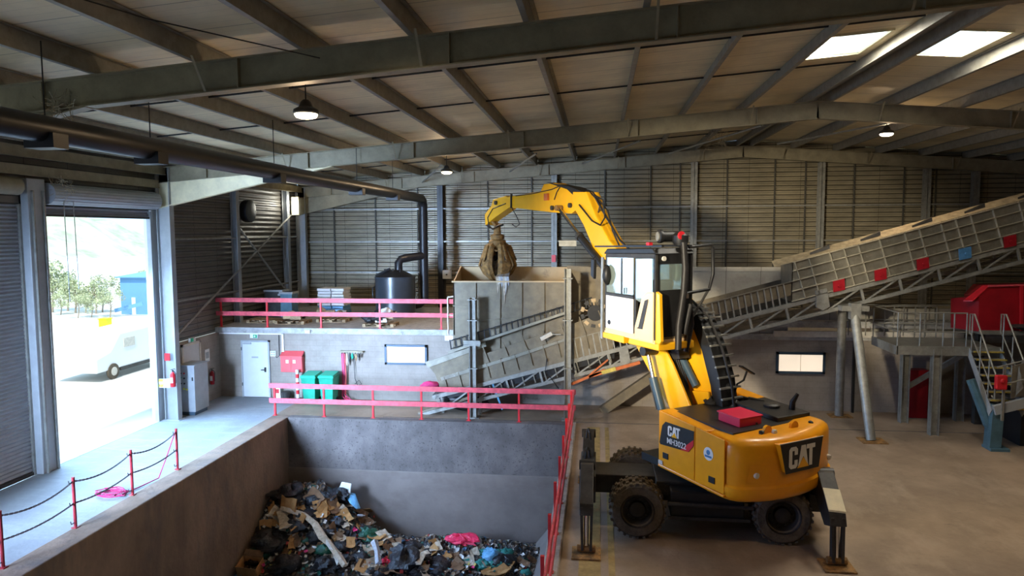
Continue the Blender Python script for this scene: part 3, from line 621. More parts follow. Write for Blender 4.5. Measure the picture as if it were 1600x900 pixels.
light('leak_lamp', 'POINT', (p[0]-.1, 31.1, p[2]+.1), 60, (1, .97, .85), shadow_soft_size=.15)  # unseen point lamp added beside the panel for the leaking daylight

# ================================================================ RAILINGS
def railing(name, pts, posts, z0, label, hts=(.52, 1.03), rh=.16, group=None, sideoff=(0, -.03, 0)):
    t = thing(name, (pts[0][0], pts[0][1], z0), label, 'railing', group)
    so = V(*sideoff)
    for h_ in hts:
        for a, b_ in zip(pts[:-1], pts[1:]):
            MB().bar(V(*a, z0+h_)+so, V(*b_, z0+h_)+so, .035, rh).build('rail', 'rail_red', t)
    for q in posts:
        MB().box((q[0]-.03, q[1]-.03, z0), (q[0]+.03, q[1]+.03, z0+1.08)).box((q[0]-.07, q[1]-.06, z0), (q[0]+.07, q[1]+.06, z0+.012)).build('post', 'red', t)
    return t
railing('red_railing', [(-14.35, 25.2), (-5.0, 25.2)], [(x, 25.25) for x in (-14.2, -12.36, -10.26, -8.0, -5.7)], 2.66, 'upper red railing along the edge of the raised platform')
rr = railing('red_railing', [(-11.05, 22.55), (-.72, 22.55)], [(x, 22.58) for x in (-10.88, -9.15, -7.45, -5.8, -4.22, -2.56, -.86)], .03, 'red railing along the far edge of the waste pit')
railing('red_railing', [(-.80, 22.45), (-.80, 2.0)], [(-.86, 22.3-1.65*k) for k in range(13)], .06, 'red railing seen end-on along the right edge of the pit', sideoff=(.03, 0, 0))
t = thing('white_ladder_frame', (-5.2, 25.0, 2.66), 'small pale metal frame at the right end of the upper railing', 'frame')
for a in (-5.42, -5.02): MB().tube([(a, 25.1, 2.3), (a, 25.1, 3.85)], .025, 6).build('upright', 'offwhite', t)
MB().tube([(-5.42, 25.1, 3.85), (-5.02, 25.1, 3.9)], .025, 6).tube([(-5.42, 25.1, 3.2), (-5.02, 25.1, 3.2)], .02, 6).build('crossbar', 'offwhite', t)
MB().box((-5.5, 24.9, 2.3), (-5.0, 25.12, 2.48)).build('base_box', 'white', t)

# bollard posts with chains along the left pit wall
tree(150, 490, 424, 46, 11, 'broad pale tree at the back of the yard')
tree(118, 489, 418, 44, 12, 'tall light tree behind the low bushy tree')
posts = [(-10.94, 17.02, 'farthest of the red chain posts on the pit edge'), (-10.94, 15.2, 'second farthest red chain post on the pit edge'), (-10.92, 13.32, 'third red chain post on the pit edge, nearer the camera'), (-10.94, 11.5, 'nearest red chain post, at the bottom left corner')]
for x, y_, lab in posts:
    t = thing('chain_post', (x, y_, .03), lab, 'post', 'red chain posts')
    MB().tube([(x, y_, .03), (x, y_, 1.12)], .032, 10).box((x-.06, y_-.06, .03), (x+.06, y_+.06, .05)).build('upright', 'post_red', t)
    for z in (.15, .55, 1.02): MB().tube([(x, y_-.03, z), (x-.02, y_-.09, z-.02), (x-.02, y_-.11, z+.05)], .010, 5).build('hook', 'dark_steel', t)
def sag_chain(a, b_, sag, label, name='barrier_chain'):
    a, b_ = V(*a), V(*b_); n = int(np.linalg.norm(b_-a)/.055); mb = MB(); pts_ = []
    for k in range(n+1):
        u = k/n; pts_.append(a*(1-u)+b_*u+V(0, 0, -sag*4*u*(1-u)))
    for k in range(n):
        p, q = pts_[k], pts_[k+1]; d = nrm(q-p); s_ = nrm(np.cross(d, Z)) if k % 2 else np.cross(nrm(np.cross(d, Z)), d)
        mb.tube([p-d*.01-s_*.012, q+d*.01-s_*.012], .008, 4).tube([p-d*.01+s_*.012, q+d*.01+s_*.012], .008, 4)
    mb.build(name, 'chain_dark', None, label, 'chain', 'barrier chains')
for k in range(3):
    a, b_ = posts[k], posts[k+1]; wh = ['between the two farthest posts', 'between the middle two posts', 'between the two nearest posts'][k]
    sag_chain((a[0], a[1], 1.03), (b_[0], b_[1], 1.03), .14, 'upper dark chain '+wh)
    sag_chain((a[0], a[1], .56), (b_[0], b_[1], .56), .08, 'lower dark chain '+wh)
pts_ = [(-10.94, 16.97, 1.03), (-10.98, 16.6, .45), (-11.0, 16.3, .05), (-11.1, 15.8, .03), (-11.2, 15.2, .03)]
MB().tube(pts_, .015, 6).build('loose_chain', 'rope_pink', None, 'loose chain dropping from the farthest post to the floor', 'chain')
rnd = random.Random(2); pts_ = [(-11.2, 15.3, .03)]
for k in range(46): a = k*.75; pts_.append((-11.45+(.30+.1*math.sin(k*1.7))*math.cos(a), 15.15+.22*math.sin(a)+rnd.uniform(-.05, .05), .03+.0022*k))
MB().tube(pts_, .013, 5).build('coiled_rope', 'rope_pink', None, 'heap of pink rope on the floor by the chain posts', 'rope')

# ================================================================ ALONG THE BACK WALL
def cab_box(name, a, b_, mt, label, cat, bev=.01): return MB().box(a, b_).build(name, mt, None, label, cat, bevel=bev)
t = thing('hose_cabinet', (-11.34, 25.1, 1.02), 'red two-door fire cabinet on the back wall', 'cabinet')
MB().box((-11.77, 24.98, 1.02), (-10.93, 25.19, 1.60)).build('body', 'red_cab', t, bevel=.01)
MB().prism([(-11.78, 24.95, 1.60), (-10.92, 24.95, 1.60), (-10.92, 25.19, 1.76), (-11.78, 25.19, 1.76)], (0, .0, .03)).build('lid', 'red_cab', t)
for a, b_ in ((-11.76, -11.36), (-11.34, -10.94)): MB().box((a, 24.965, 1.04), (b_, 24.98, 1.58)).build('door', 'red_cab', t, bevel=.006)
for a in (-11.55, -11.28): MB().box((a, 24.955, 1.36), (a+.1, 24.965, 1.48)).build('notice', 'white', t)
def extinguisher(x, y_, z, label, mt='red'):
    t = thing('fire_extinguisher', (x, y_, z), label, 'fire extinguisher')
    MB().lathe((x, y_, z), Z, [(.07, 0), (.08, .02), (.08, .40), (.05, .47), (.025, .5)], 18).build('cylinder', mt, t, smooth=40)
    MB().tube([(x, y_, z+.5), (x, y_, z+.56)], .02, 8).bar((x-.06, y_, z+.57), (x+.08, y_, z+.60), .02, .02).build('valve', 'black', t)
    MB().tube([(x+.03, y_, z+.54), (x+.11, y_, z+.45), (x+.1, y_, z+.12)], .012, 6).build('hose', 'black', t)
    MB().box((x-.05, y_-.083, z+.14), (x+.05, y_-.075, z+.32)).build('sticker', 'white', t); return t
extinguisher(-13.93, 21.62, 1.15, 'bright red fire extinguisher mounted on the doorway column')
extinguisher(-14.19, 24.45, .62, 'red fire extinguisher on the wall in the shaded corner', 'red_dark')  # darker red puts the corner's shade into the colour
p = atX(345.0, 0, -10) if False else None
t = thing('wall_notice', (-14.25, 24.3, 1.55), 'pale paper notice on the wall by the corner extinguisher', 'notice'); MB().box((-14.28, 24.15, 1.5), (-14.26, 24.45, 1.95)).build('sheet', 'white', t); MB().box((-14.26, 24.2, 1.62), (-14.255, 24.4, 1.85)).build('print', 'panel_grey', t)
# control cabinet beside the doorway column
t = thing('control_cabinet', (-14.0, 22.75, 0), 'grey electrical control cabinet beside the doorway column', 'cabinet')
MB().box((-14.24, 22.35, .12), (-13.62, 23.2, 1.70)).build('body', 'panel_grey', t, bevel=.01)
MB().box((-14.22, 22.38, 0), (-13.66, 23.15, .12)).build('plinth', 'navy', t)
MB().box((-14.26, 22.32, 1.70), (-13.58, 23.23, 1.73)).build('top', 'panel_grey', t)
for x, z, mt in ((-14.1, 1.45, 'black'), (-13.98, 1.45, 'red'), (-14.1, 1.30, 'green_bin'), (-13.98, 1.28, 'black'), (-14.1, 1.1, 'black'), (-13.98, 1.1, 'black'), (-14.0, .92, 'lemon'), (-13.9, .9, 'lemon')):
    MB().lathe((x, 22.35, z), -Y, [(.028, 0), (.028, .03), (.02, .04)], 10).build('button', mt, t)
MB().box((-13.70, 22.32, 1.2), (-13.67, 22.35, 1.32)).build('latch', 'black', t)
# hazard plate tied across the door column
t = thing('hazard_plate', (-14.1, 21.55, 1.2), 'white plate with yellow hazard stripes across the doorway column', 'plate')
MB().box((-14.42, 21.58, 1.12), (-14.02, 21.60, 1.42)).build('plate', 'white', t)
for k in range(3): MB().prism([(-14.42+.05*k, 21.575, 1.14+.0*k), (-14.38+.05*k, 21.575, 1.14), (-14.34+.05*k, 21.575, 1.24), (-14.38+.05*k, 21.575, 1.24)], (0, .004, 0)).prism([(-14.42+.05*k, 21.575, 1.32), (-14.38+.05*k, 21.575, 1.32), (-14.34+.05*k, 21.575, 1.41), (-14.38+.05*k, 21.575, 1.41)], (0, .004, 0)).build('stripe', 'lemon', t)
MB().box((-14.18, 21.60, 2.02), (-14.0, 21.64, 2.26)).build('warning_sign', 'red', None, 'small red sign on the doorway column above the extinguisher', 'sign')
for x, y_, z, lab in ((-12.86, 25.17, 2.32, 'green exit sign above the white door'), (-14.24, 23.3, 2.45, 'green exit sign above the shaded side door')):
    t = thing('exit_sign', (x, y_, z), lab, 'exit sign')
    if x > -14: MB().box((x-.15, 25.12, z-.06), (x+.15, 25.19, z+.08)).build('case', 'white', t); MB().box((x-.02, 25.11, z-.05), (x+.13, 25.12, z+.07)).build('panel', 'green_sign', t); MB().box((x+.03, 25.105, z-.03), (x+.05, 25.11, z+.05)).box((x, 25.105, z), (x+.08, 25.11, z+.02)).build('pictogram', 'white', t)
    else: MB().box((x-.03, y_-.17, z-.07), (x+.05, y_+.17, z+.08)).build('case', 'white', t); MB().box((x+.05, y_-.15, z-.05), (x+.06, y_+.02, z+.07)).build('panel', 'green_sign', t)
# conduit and switches
t = thing('white_conduit', (-13, 25.15, 1.5), 'white cable trunking running along the wall and down beside the door', 'conduit')
MB().box((-14.25, 25.14, 2.40), (-11.72, 25.19, 2.45)).build('horizontal_run', 'white', t)
MB().box((-11.78, 25.14, 1.74), (-11.70, 25.19, 2.45)).build('drop', 'white', t)
MB().tube([(-11.9, 25.17, 2.38), (-11.9, 25.17, 1.6), (-12.0, 25.17, 1.52), (-12.08, 25.17, 1.6)], .012, 6).build('cable', 'black', t)
t = thing('socket_box', (-12.13, 25.15, 1.6), 'pale switch box on the wall beside the white door', 'switch box')
MB().box((-12.24, 25.12, 1.58), (-12.02, 25.19, 1.78)).build('case', 'white', t)
for a in (-12.20, -12.11): MB().box((a, 25.11, 1.61), (a+.06, 25.12, 1.67)).box((a, 25.11, 1.70), (a+.06, 25.12, 1.76)).build('switch', 'panel_grey', t)
t = thing('junction_box', (-10.7, 25.05, 2.5), 'small white junction box fixed to the platform edge', 'junction box'); MB().box((-10.80, 25.02, 2.48), (-10.62, 25.11, 2.60)).build('case', 'white', t); MB().box((-10.82, 25.01, 2.57), (-10.60, 25.11, 2.60)).build('lid', 'offwhite', t)
# wheelie bins
def bin_(x, y_, label):
    t = thing('wheelie_bin', (x, y_, 0), label, 'bin', 'green wheelie bins')
    rings = []
    for z, w_, d_ in ((.10, .20, .22), (.12, .21, .24), (.95, .27, .33), (.96, .29, .35), (1.0, .29, .35)):
        rings.append([V(x-w_, y_-d_, z), V(x+w_, y_-d_, z), V(x+w_, y_+d_, z), V(x-w_, y_+d_, z)])
    MB().loft(rings).build('body', 'green_bin', t, bevel=.012)
    MB().loft([[V(x-.3, y_-.37, 1.0), V(x+.3, y_-.37, 1.0), V(x+.3, y_+.36, 1.03), V(x-.3, y_+.36, 1.03)], [V(x-.26, y_-.32, 1.06), V(x+.26, y_-.32, 1.06), V(x+.26, y_+.32, 1.12), V(x-.26, y_+.32, 1.12)]]).build('lid', 'green_bin', t, bevel=.01)
    for s_ in (-1, 1): MB().lathe((x+s_*.2, y_+.2, .1), X*s_, [(.10, 0), (.10, .05), (.04, .06)], 16).build('wheel', 'black', t)
    MB().tube([(x-.2, y_+.36, 1.0), (x-.2, y_+.42, 1.05), (x+.2, y_+.42, 1.05), (x+.2, y_+.36, 1.0)], .015, 6).build('handle', 'green_bin', t)
bin_(-10.40, 24.55, 'left green wheelie bin behind the pit railing')
bin_(-9.75, 24.6, 'right green wheelie bin behind the pit railing')
# small things by the bins
t = thing('barrier_stand', (-11.1, 24.8, 0), 'red and white striped warning post left of the bins', 'warning post')
for k in range(7): MB().tube([(-11.05, 24.8, .1+.15*k), (-11.05, 24.8, .25+.15*k)], .06, 10).build('band', 'red' if k % 2 else 'white', t)
MB().lathe((-11.05, 24.8, 0), Z, [(.2, 0), (.2, .06), (.08, .1)], 14).build('base', 'black', t)
pts_ = [(-11.3+.32*math.cos(a*.9)+.03*a, 24.5+.16*math.sin(a*.9), .03+.004*a) for a in range(24)]
MB().tube(pts_, .022, 6).build('barrier_tape', 'red_cab', None, 'red and white tape tangled on the floor below the bins', 'tape')
t = thing('floor_sign', (-11.95, 25.0, 0), 'white box with a red square at the foot of the wall', 'box'); MB().box((-12.05, 24.95, .0), (-11.8, 25.1, .42)).build('box', 'white', t); MB().box((-12.0, 24.94, .22), (-11.85, 24.95, .37)).build('square', 'red', t)
MB().lathe((-11.55, 24.9, 0), Z, [(.14, 0), (.17, .3), (.12, .32)], 14).build('small_bucket', 'dark_steel', None, 'small dark bucket beside the white floor box', 'bucket')
t = thing('tool_rack', (-9.05, 25.1, 1.8), 'wall rack hung with straps, cable and tools right of the bins', 'rack')
MB().box((-9.5, 25.05, 1.78), (-8.62, 25.19, 1.84)).build('shelf', 'steel', t)
for k in range(8): x = -9.4+.1*k; MB().tube([(x, 25.05, 1.78), (x, 25.0, 1.74)], .012, 5).build('hook', 'dark_steel', t)
for k, (x, z, mt) in enumerate(((-9.42, .15, 'pink'), (-9.36, .25, 'pink'), (-9.30, .1, 'red_cab'))):
    MB().tube([(x, 25.04, 1.76), (x+.02, 25.06, 1.0), (x-.01, 25.05, z), (x+.12, 24.98, max(.03, z-.1)), (x+.35, 24.9, .03)], .022, 6).build('hanging_strap', mt, None, 'red hanging strap on the wall rack', 'strap', 'red straps on the wall rack')
for k, (x, z, mt) in enumerate(((-9.2, 1.3, 'offwhite'), (-9.1, 1.45, 'dark_steel'), (-9.0, 1.55, 'green_bin'), (-8.85, 1.5, 'wood'), (-8.75, 1.6, 'dark_steel'))):
    MB().blob((x, 25.0, (z+1.75)/2), (.045, .04, (1.75-z)/2), 90+k, .2).build('hanging_tool', mt, None, 'bundle of tools hanging from the wall rack', 'tool', 'tools on the wall rack', smooth=60)
MB().tube([(-9.0, 25.12, 1.7), (-8.95, 25.1, .8), (-8.85, 25.08, .55), (-8.7, 25.1, .6), (-8.8, 25.1, .75), (-8.95, 25.08, .6)], .012, 6).build('hanging_cable', 'black', None, 'black cable looping down the wall below the rack', 'cable')

# ================================================================ HOPPER AND FEED CONVEYOR
CY = 23.35
def poly(pl, pts, th=.03, mb=None):
    mb = mb or MB(); return mb.prism([atY(a, b_, pl) for a, b_ in pts], (0, th, 0))
hp = thing('waste_hopper', (-2.9, 24.3, 0), 'tall grey steel hopper with tan interior below the grapple', 'hopper')
poly(23.6, [(708, 440), (886, 440), (886, 520), (780, 550), (720, 560), (708, 548)], .04).build('front_plate', 'machine', hp)
mb = MB()
for a in (743, 781, 815, 850): mb.bar(atY(a, 443, 23.57), atY(a, 545 if a < 800 else 525, 23.57), .035, .05, X)
mb.bar(atY(708, 478, 23.57), atY(742, 478, 23.57), .05, .04, Y).bar(atY(742, 502, 23.57), atY(886, 490, 23.57), .05, .03, Y); mb.build('stiffener', 'machine', hp)
MB().bar(atY(706, 440, 23.57), atY(887, 440, 23.57), .10, .05, Y).build('rim', 'tan', hp)
a = atY(708, 440, 23.6); b_ = atY(886, 440, 23.6)
MB().box((a[0]-.05, 25.05, 2.7), (b_[0]+.05, 25.09, 4.95)).build('back_plate', 'tan', hp)
MB().prism([(a[0], 23.6, a[2]), (a[0]-.03, 25.05, 4.97), (a[0]-.03, 25.05, 2.7), (a[0], 23.6, 2.7)], (.04, 0, 0)).build('left_plate', 'tan', hp)
MB().prism([(b_[0], 23.6, a[2]), (b_[0]+.02, 25.05, 4.97), (b_[0], 25.05, 2.7), (b_[0], 23.6, 2.7)], (-.04, 0, 0)).build('right_plate', 'tan', hp)
MB().prism([atY(886, 415, 24.9), atY(945, 418, 24.9), atY(945, 540, 24.9), atY(886, 540, 24.9)], (0, .05, 0)).build('side_screen', 'machine', hp)
# hopper columns
for px0, top, lab in ((740, 465, 'left grey steel column carrying the hopper'), (887, 420, 'right grey steel column carrying the hopper')):
    x = atY(px0, 650, 23.1)[0]; zt = atY(px0, top, 23.1)[2]
    t = thing('hopper_column', (x, 23.1, 0), lab, 'column', 'hopper columns')
    MB().box((x-.11, 22.98, 0), (x-.09, 23.22, zt)).box((x+.09, 22.98, 0), (x+.11, 23.22, zt)).box((x-.1, 23.09, 0), (x+.1, 23.11, zt)).box((x-.1, 22.98, 0), (x-.08, 23.0, zt)).build('shaft', 'galv', t)
    MB().box((x-.2, 22.92, 0), (x+.2, 23.28, .03)).build('base_plate', 'galv', t)
    zb = atY(px0, 535 if px0 < 800 else 380, 23.1)[2]
    MB().box((x-.28, 22.86, zb-.09), (x+.28, 22.98, zb-.05)).box((x-.28, 22.86, zb+.05), (x+.28, 22.98, zb+.09)).box((x-.28, 22.92, zb-.09), (x+.28, 22.94, zb+.09)).build('cross_bracket', 'galv', t)
    for q in (435 if px0 > 800 else 468, 500, 575): zq = atY(px0, q, 23.1)[2]; MB().box((x-.16, 22.95, zq-.015), (x+.16, 23.25, zq+.015)).build('collar_plate', 'galv', t)

# conveyors share one incline; near face at CY
SL = .279
def cz(x, off=0.0): return 2.67+SL*(x-3.82)+off
def skirt(mb, x0, x1, o0, o1, y_): return mb.prism([(x0, y_, cz(x0, o0)), (x1, y_, cz(x1, o0)), (x1, y_, cz(x1, o1)), (x0, y_, cz(x0, o1))], (0, .02, 0))
cv = thing('inclined_conveyor', (8, 24, 0), 'long inclined grey conveyor rising to the upper right', 'conveyor')
for yy, nm in ((CY, 'near'), (24.75, 'far')):
    mb = MB().bar((-6.1, yy, cz(-6.1, .05)), (17, yy, cz(17, .05)), .09, .11, Y).build('bottom_chord', 'galv', cv)
    mb = MB().bar((-5.6, yy, cz(-5.6, .55)), (17, yy, cz(17, .55)), .10, .13, Y).build('top_chord', 'galv', cv)
    k = 0; x = -5.2
    while x < 16.5:
        MB().bar((x, yy, cz(x, .05)), (x-.12, yy, cz(x-.12, .55)), .06, .07, Y).build('truss_post', 'galv', cv)
        MB().bar((x+.05, yy, cz(x+.05, .08)), (x+1.0, yy, cz(x+1.0, .52)), .04, .05, Y).build('truss_diagonal', 'galv', cv); x += 1.12
MB().prism([(-5.6, CY+.06, cz(-5.6, .60)), (17, CY+.06, cz(17, .60)), (17, CY+.06, cz(17, .64)), (-5.6, CY+.06, cz(-5.6, .64))], (0, 1.25, 0)).build('belt', 'black', cv)
# narrow skirts with slanted ribs on both sides, gap below
mb = MB(); skirt(mb, -.9, 6.1, .85, 1.27, CY+.03); skirt(mb, -.9, 6.1, .85, 1.27, 24.68)
mb.build('skirt', 'machine', cv)
mb = MB(); x = -3.6; nper = 0
for k in range(48):
    x = -.8+.2*k
    if x > 6.0: break
    MB().bar((x+.12, CY-.01, cz(x+.12, .60)), (x, CY-.01, cz(x, 1.27)), .025, .045, Y).build('skirt_rib', 'galv', cv)
MB().bar((-.9, CY+.0, cz(-.9, 1.29)), (6.1, CY+.0, cz(6.1, 1.29)), .07, .03, Y).build('skirt_rim', 'machine_pale', cv)
# big ribbed cover
mb = MB(); skirt(mb, 6.05, 17, .62, 1.92, CY-.02); skirt(mb, 6.05, 17, .62, 1.92, 24.75); mb.build('cover_side', 'machine_pale', cv)
MB().prism([(6.05, CY-.02, cz(6.05, .62)), (6.05, 24.75, cz(6.05, .62)), (6.05, 24.75, cz(6.05, 1.92)), (6.05, CY-.02, cz(6.05, 1.92))], (.02, 0, 0)).build('cover_end', 'machine', cv)
MB().prism([(5.5, CY-.03, cz(5.5, 1.90)), (17, CY-.03, cz(17, 1.94)), (17, CY+.35, cz(17, 2.10)), (5.5, CY+.35, cz(5.5, 2.06))], (0, 0, .02)).build('cover_top', 'cover_dusty', cv)
for o in (.66, .98, 1.30, 1.62, 1.90): MB().bar((6.05, CY-.06, cz(6.05, o)), (17, CY-.06, cz(17, o)), .08, .022, Y).build('cover_rail', 'offwhite_metal', cv)
x = 6.1; k = 0
while x < 16.8:
    MB().bar((x+.36, CY-.06, cz(x+.36, .66)), (x, CY-.06, cz(x, 1.92)), .08, .022, Y).build('cover_rib', 'offwhite_metal', cv)
    x += [.42, .62, .42, .42, .62, .72][k % 6]; k += 1
for a in range(7): x = 6.6+1.5*a; MB().prism([(x, CY+.06, cz(x, 1.98)), (x+.6, CY+.1, cz(x+.6, 2.0)), (x+.6, CY+.14, cz(x+.6, 2.12)), (x, CY+.08, cz(x, 2.02))], (0, .02, .02)).build('hinge_strap', 'dark_steel', cv)
for px0, py0, cc in ((1311, 447, 'red'), (1376, 430, 'red'), (1442, 413, 'red'), (1508, 397, 'bag_blue'), (1578, 378, 'red')):
    p = atY(px0, py0, CY-.08); s_ = .17
    MB().prism([p+V(-s_, 0, -s_-.02), p+V(s_, 0, -s_+.06), p+V(s_-.03, 0, s_+.06), p+V(-s_-.03, 0, s_-.02)], (0, -.05, 0)).lathe(p+V(0, -.05, 0), -Y, [(.05, 0), (.04, .03)], 10).build('inspection_box', 'red_dark' if cc == 'red' else 'litter_blue', cv, 'blue box' if cc != 'red' else None)
MB().box((7.55, CY-.14, cz(7.5, .0)), (8.1, CY+.0, cz(7.6, .55))).build('gearbox', 'galv', cv) if False else None
p = atY(1284, 468, CY-.1); MB().prism([p+V(-.18, 0, .27), p+V(.15, 0, .34), p+V(.25, 0, -.22), p+V(.05, 0, -.35), p+V(-.15, 0, -.25)], (0, .12, 0)).build('gusset_plate', 'galv', cv)
p = atY(975, 557, CY-.1); MB().prism([p+V(-.17, 0, .25), p+V(.12, 0, .3), p+V(.22, 0, -.18), p+V(.03, 0, -.3), p+V(-.12, 0, -.22)], (0, .12, 0)).box((p[0]-.1, CY-.11, p[2]-.12), (p[0]+.02, CY-.1, p[2]+.1)).build('gusset_plate', 'galv', cv)
# supporting splayed legs
t = thing('splayed_support', (7.95, 23.2, 0), 'pair of splayed round grey legs holding up the conveyor', 'support')
MB().tube([(7.97, 21.65, .02), (7.85, 23.05, 3.75)], .135, 20).build('leg', 'galv', t, smooth=50)
MB().tube([(7.97, 24.5, .02), (7.85, 24.1, 3.72)], .135, 20).build('leg', 'galv', t, smooth=50)
MB().box((7.65, 21.35, 0), (8.35, 21.95, .03)).build('foot_plate', 'rust', t); MB().box((7.65, 24.25, 0), (8.35, 24.75, .03)).build('foot_plate', 'rust', t)
MB().box((7.45, 22.9, 3.70), (8.25, 24.7, 3.86)).box((7.7, 22.85, 3.45), (8.0, 23.1, 3.95)).build('head_beam', 'galv', t)
# diagonal strut and lower frame of conveyor near pit
MB().bar(atY(940, 642, 24.3), atY(1042, 572, 24.3), .28, .30, Y).build('diagonal_strut', 'machine', None, 'broad grey diagonal strut on the floor behind the excavator', 'strut')
t = thing('orange_prop', (0, 22.9, 1.4), 'orange and yellow bar under the conveyor left of the excavator', 'bar')
MB().bar(atY(893, 600, CY-.15), atY(945, 578, CY-.15), .08, .08, Y).build('lower_bar', 'orange', t)
MB().bar(atY(920, 588, CY-.15), atY(1000, 566, CY-.15), .08, .10, Y).bar(atY(922, 585, CY-.15), atY(950, 562, CY-.15), .05, .05, Y).build('bar', 'orange', t); MB().bar(atY(940, 582, CY-.17), atY(962, 576, CY-.17), .1, .12, Y).build('yellow_band', 'litter_yellow', t)
# drag-chain trough, steeper, below hopper
tr = thing('chain_trough', (-2.8, CY, 1.5), 'weathered grey trough conveyor with chain sloping under the hopper', 'conveyor')
poly(CY-.02, [(668, 570), (755, 540), (760, 552), (890, 508), (958, 482), (958, 545), (860, 572), (770, 597), (700, 615), (688, 606), (680, 585)], .03).build('side_plate', 'machine', tr)
poly(CY-.06, [(664, 566), (758, 535), (760, 541), (668, 575)], .08).build('top_flange', 'machine_pale', tr)
poly(CY-.07, [(688, 590), (800, 556), (886, 528), (886, 532), (800, 561), (690, 595)], .06).build('waist_flange', 'machine_pale', tr)
poly(CY-.05, [(700, 549), (886, 486), (886, 490), (700, 553)], .06).build('chain_guide', 'machine_pale', tr)
for k in range(11):
    xx = 694+22*k; yt = 590-(xx-690)*.325; yb_ = 612-(xx-690)*.30
    MB().bar(atY(xx, min(600, yt), CY-.05), atY(xx+6, yb_, CY-.05), .05, .03, Y).build('plate_rib', 'machine', tr)
for k in range(7):
    xx = 760+30*k; MB().bar(atY(xx-5, 543-(xx-760)*.32, CY-.05), atY(xx+4, 566-(xx-760)*.32, CY-.05), .05, .03, Y).build('plate_rib', 'machine', tr)
poly(CY+.05, [(690, 600), (960, 546), (960, 560), (760, 612), (700, 622)], .05).build('shadow_gap', 'black', tr)  # solid black strip paints in the shade of the gap
for k in range(12):
    xx = 765+17*k; MB().bar(atY(xx, 603-(xx-765)*.27, CY-.03), atY(xx+4, 617-(xx-765)*.27, CY-.03), .03, .03, Y).build('gap_post', 'machine_pale', tr)
# the drag chain (ladder) with end sprocket
ch = thing('drag_chain', (-2, CY-.1, 3), 'black ladder-like drag chain rising to a toothed wheel', 'chain')
a0, a1 = (705, 545), (925, 478)
for dy in (0, -13): MB().tube([atY(a0[0], a0[1]+dy, CY+.02), atY(a1[0], a1[1]+dy, CY+.02)], .02, 6).build('side_bar', 'black', ch)
for k in range(26):
    u = k/25; xx = a0[0]+(a1[0]-a0[0])*u; yy = a0[1]+(a1[1]-a0[1])*u
    MB().bar(atY(xx, yy+1, CY+.02), atY(xx-2, yy-14, CY+.02), .05, .035, Y).build('chain_link', 'black', ch)
pc = atY(930, 489, CY+.02)
spk = MB().lathe(pc, -Y, [(.26, -.06), (.26, .06)], 24).build('sprocket', 'black', ch)
for k in range(11):
    a = k*2*math.pi/11; d = V(math.cos(a), 0, math.sin(a)); q = V(-d[2], 0, d[0]); c = pc+d*.42
    MB().prism([c-d*.05-q*.07, c+d*.06-q*.08, c+d*.06+q*.08, c-d*.05+q*.07], (0, -.05, 0)).bar(pc+d*.2, pc+d*.38, .04, .04, Y).build('paddle', 'tan' if k % 2 else 'dark_steel', ch)
MB().tube([(-1.7, CY-.1, 2.0), (-1.75, CY-.12, 1.6), (-1.3, CY-.1, 1.0)], .015, 5).build('dangling_wire', 'black', None, 'thin wire dangling under the trough', 'wire')
p = atY(845, 530, 22.95); t = thing('security_camera', tuple(p), 'small white camera bracketed to the right hopper column', 'camera'); MB().bar(p, p+V(.35, .1, .18), .10, .12).build('body', 'offwhite', t, bevel=.01); MB().bar(p+V(.3, .1, .15), p+V(.65, .1, .15), .03, .03).build('arm', 'galv', t)
# low machinery left of pit corner railing
t = thing('tail_frame', (-5.3, 23.6, 0), 'low dark conveyor tail frame on the floor behind the pit railing', 'machine frame')
MB().bar(atY(655, 645, 23.6), atY(760, 612, 23.6), .3, .10, Y).bar(atY(700, 612, 23.6), atY(800, 585, 23.6), .2, .08, Y).build('frame_rail', 'machine', t)
MB().bar(atY(770, 600, 23.4), atY(785, 640, 23.4), .06, .06, Y).build('blue_leg', 'bag_blue', t)
MB().blob((-4.6, 23.9, .35), (.9, .3, .3), 5, .25).build('tail_drum', 'black', t, smooth=60)
MB().blob(atY(672, 602, 23.6)+V(0, 0, 0), (.33, .2, .14), 6, .3).build('red_motor', 'pink', t, smooth=60)
MB().bar((-5.3, 23.6, 0), (-5.3, 23.6, .55), .08, .08, X).bar((-4.0, 23.6, 0), (-4.0, 23.6, .75), .08, .08, X).build('support_leg', 'galv', t)

# ================================================================ RIGHT HAND MACHINERY
pf = thing('access_platform', (10.2, 23.0, 0), 'raised steel access platform with railings at the right', 'platform')
MB().box((8.9, 22.45, 2.62), (11.8, 24.4, 2.70)).box((8.9, 22.42, 2.45), (11.8, 22.47, 2.72)).box((8.88, 22.42, 2.45), (8.93, 24.4, 2.72)).build('deck', 'galv', pf)
for x, y_ in ((10.05, 22.5), (9.75, 23.9), (11.6, 24.3)): MB().box((x-.12, y_-.12, 0), (x-.10, y_+.12, 2.62)).box((x+.10, y_-.12, 0), (x+.12, y_+.12, 2.62)).box((x-.12, y_-.01, 0), (x+.12, y_+.01, 2.62)).build('leg', 'galv', pf)
MB().bar((9.75, 23.9, 1.1), (11.4, 23.7, 2.3), .1, .14, Y).build('brace', 'galv', pf)
for y_ in (22.45, 24.38):
    for z in (3.15, 3.72): MB().tube([(8.92, y_, z), (10.85, y_, z)], .022, 6).build('guard_rail', 'galv', pf)
for x in (8.92, 9.55, 10.2, 10.5, 10.85):
    for y_ in (22.45, 24.38): MB().tube([(x, y_, 2.7), (x, y_, 3.72)], .022, 6).build('guard_post', 'galv', pf)
for z in (3.15, 3.72): MB().tube([(8.92, 22.45, z), (8.92, 24.38, z)], .02, 6).build('guard_rail', 'galv', pf)
st = thing('steel_stair', (11.3, 22.0, 1.2), 'steel stair with tube handrails running down from the platform', 'stair')
N_ = 8
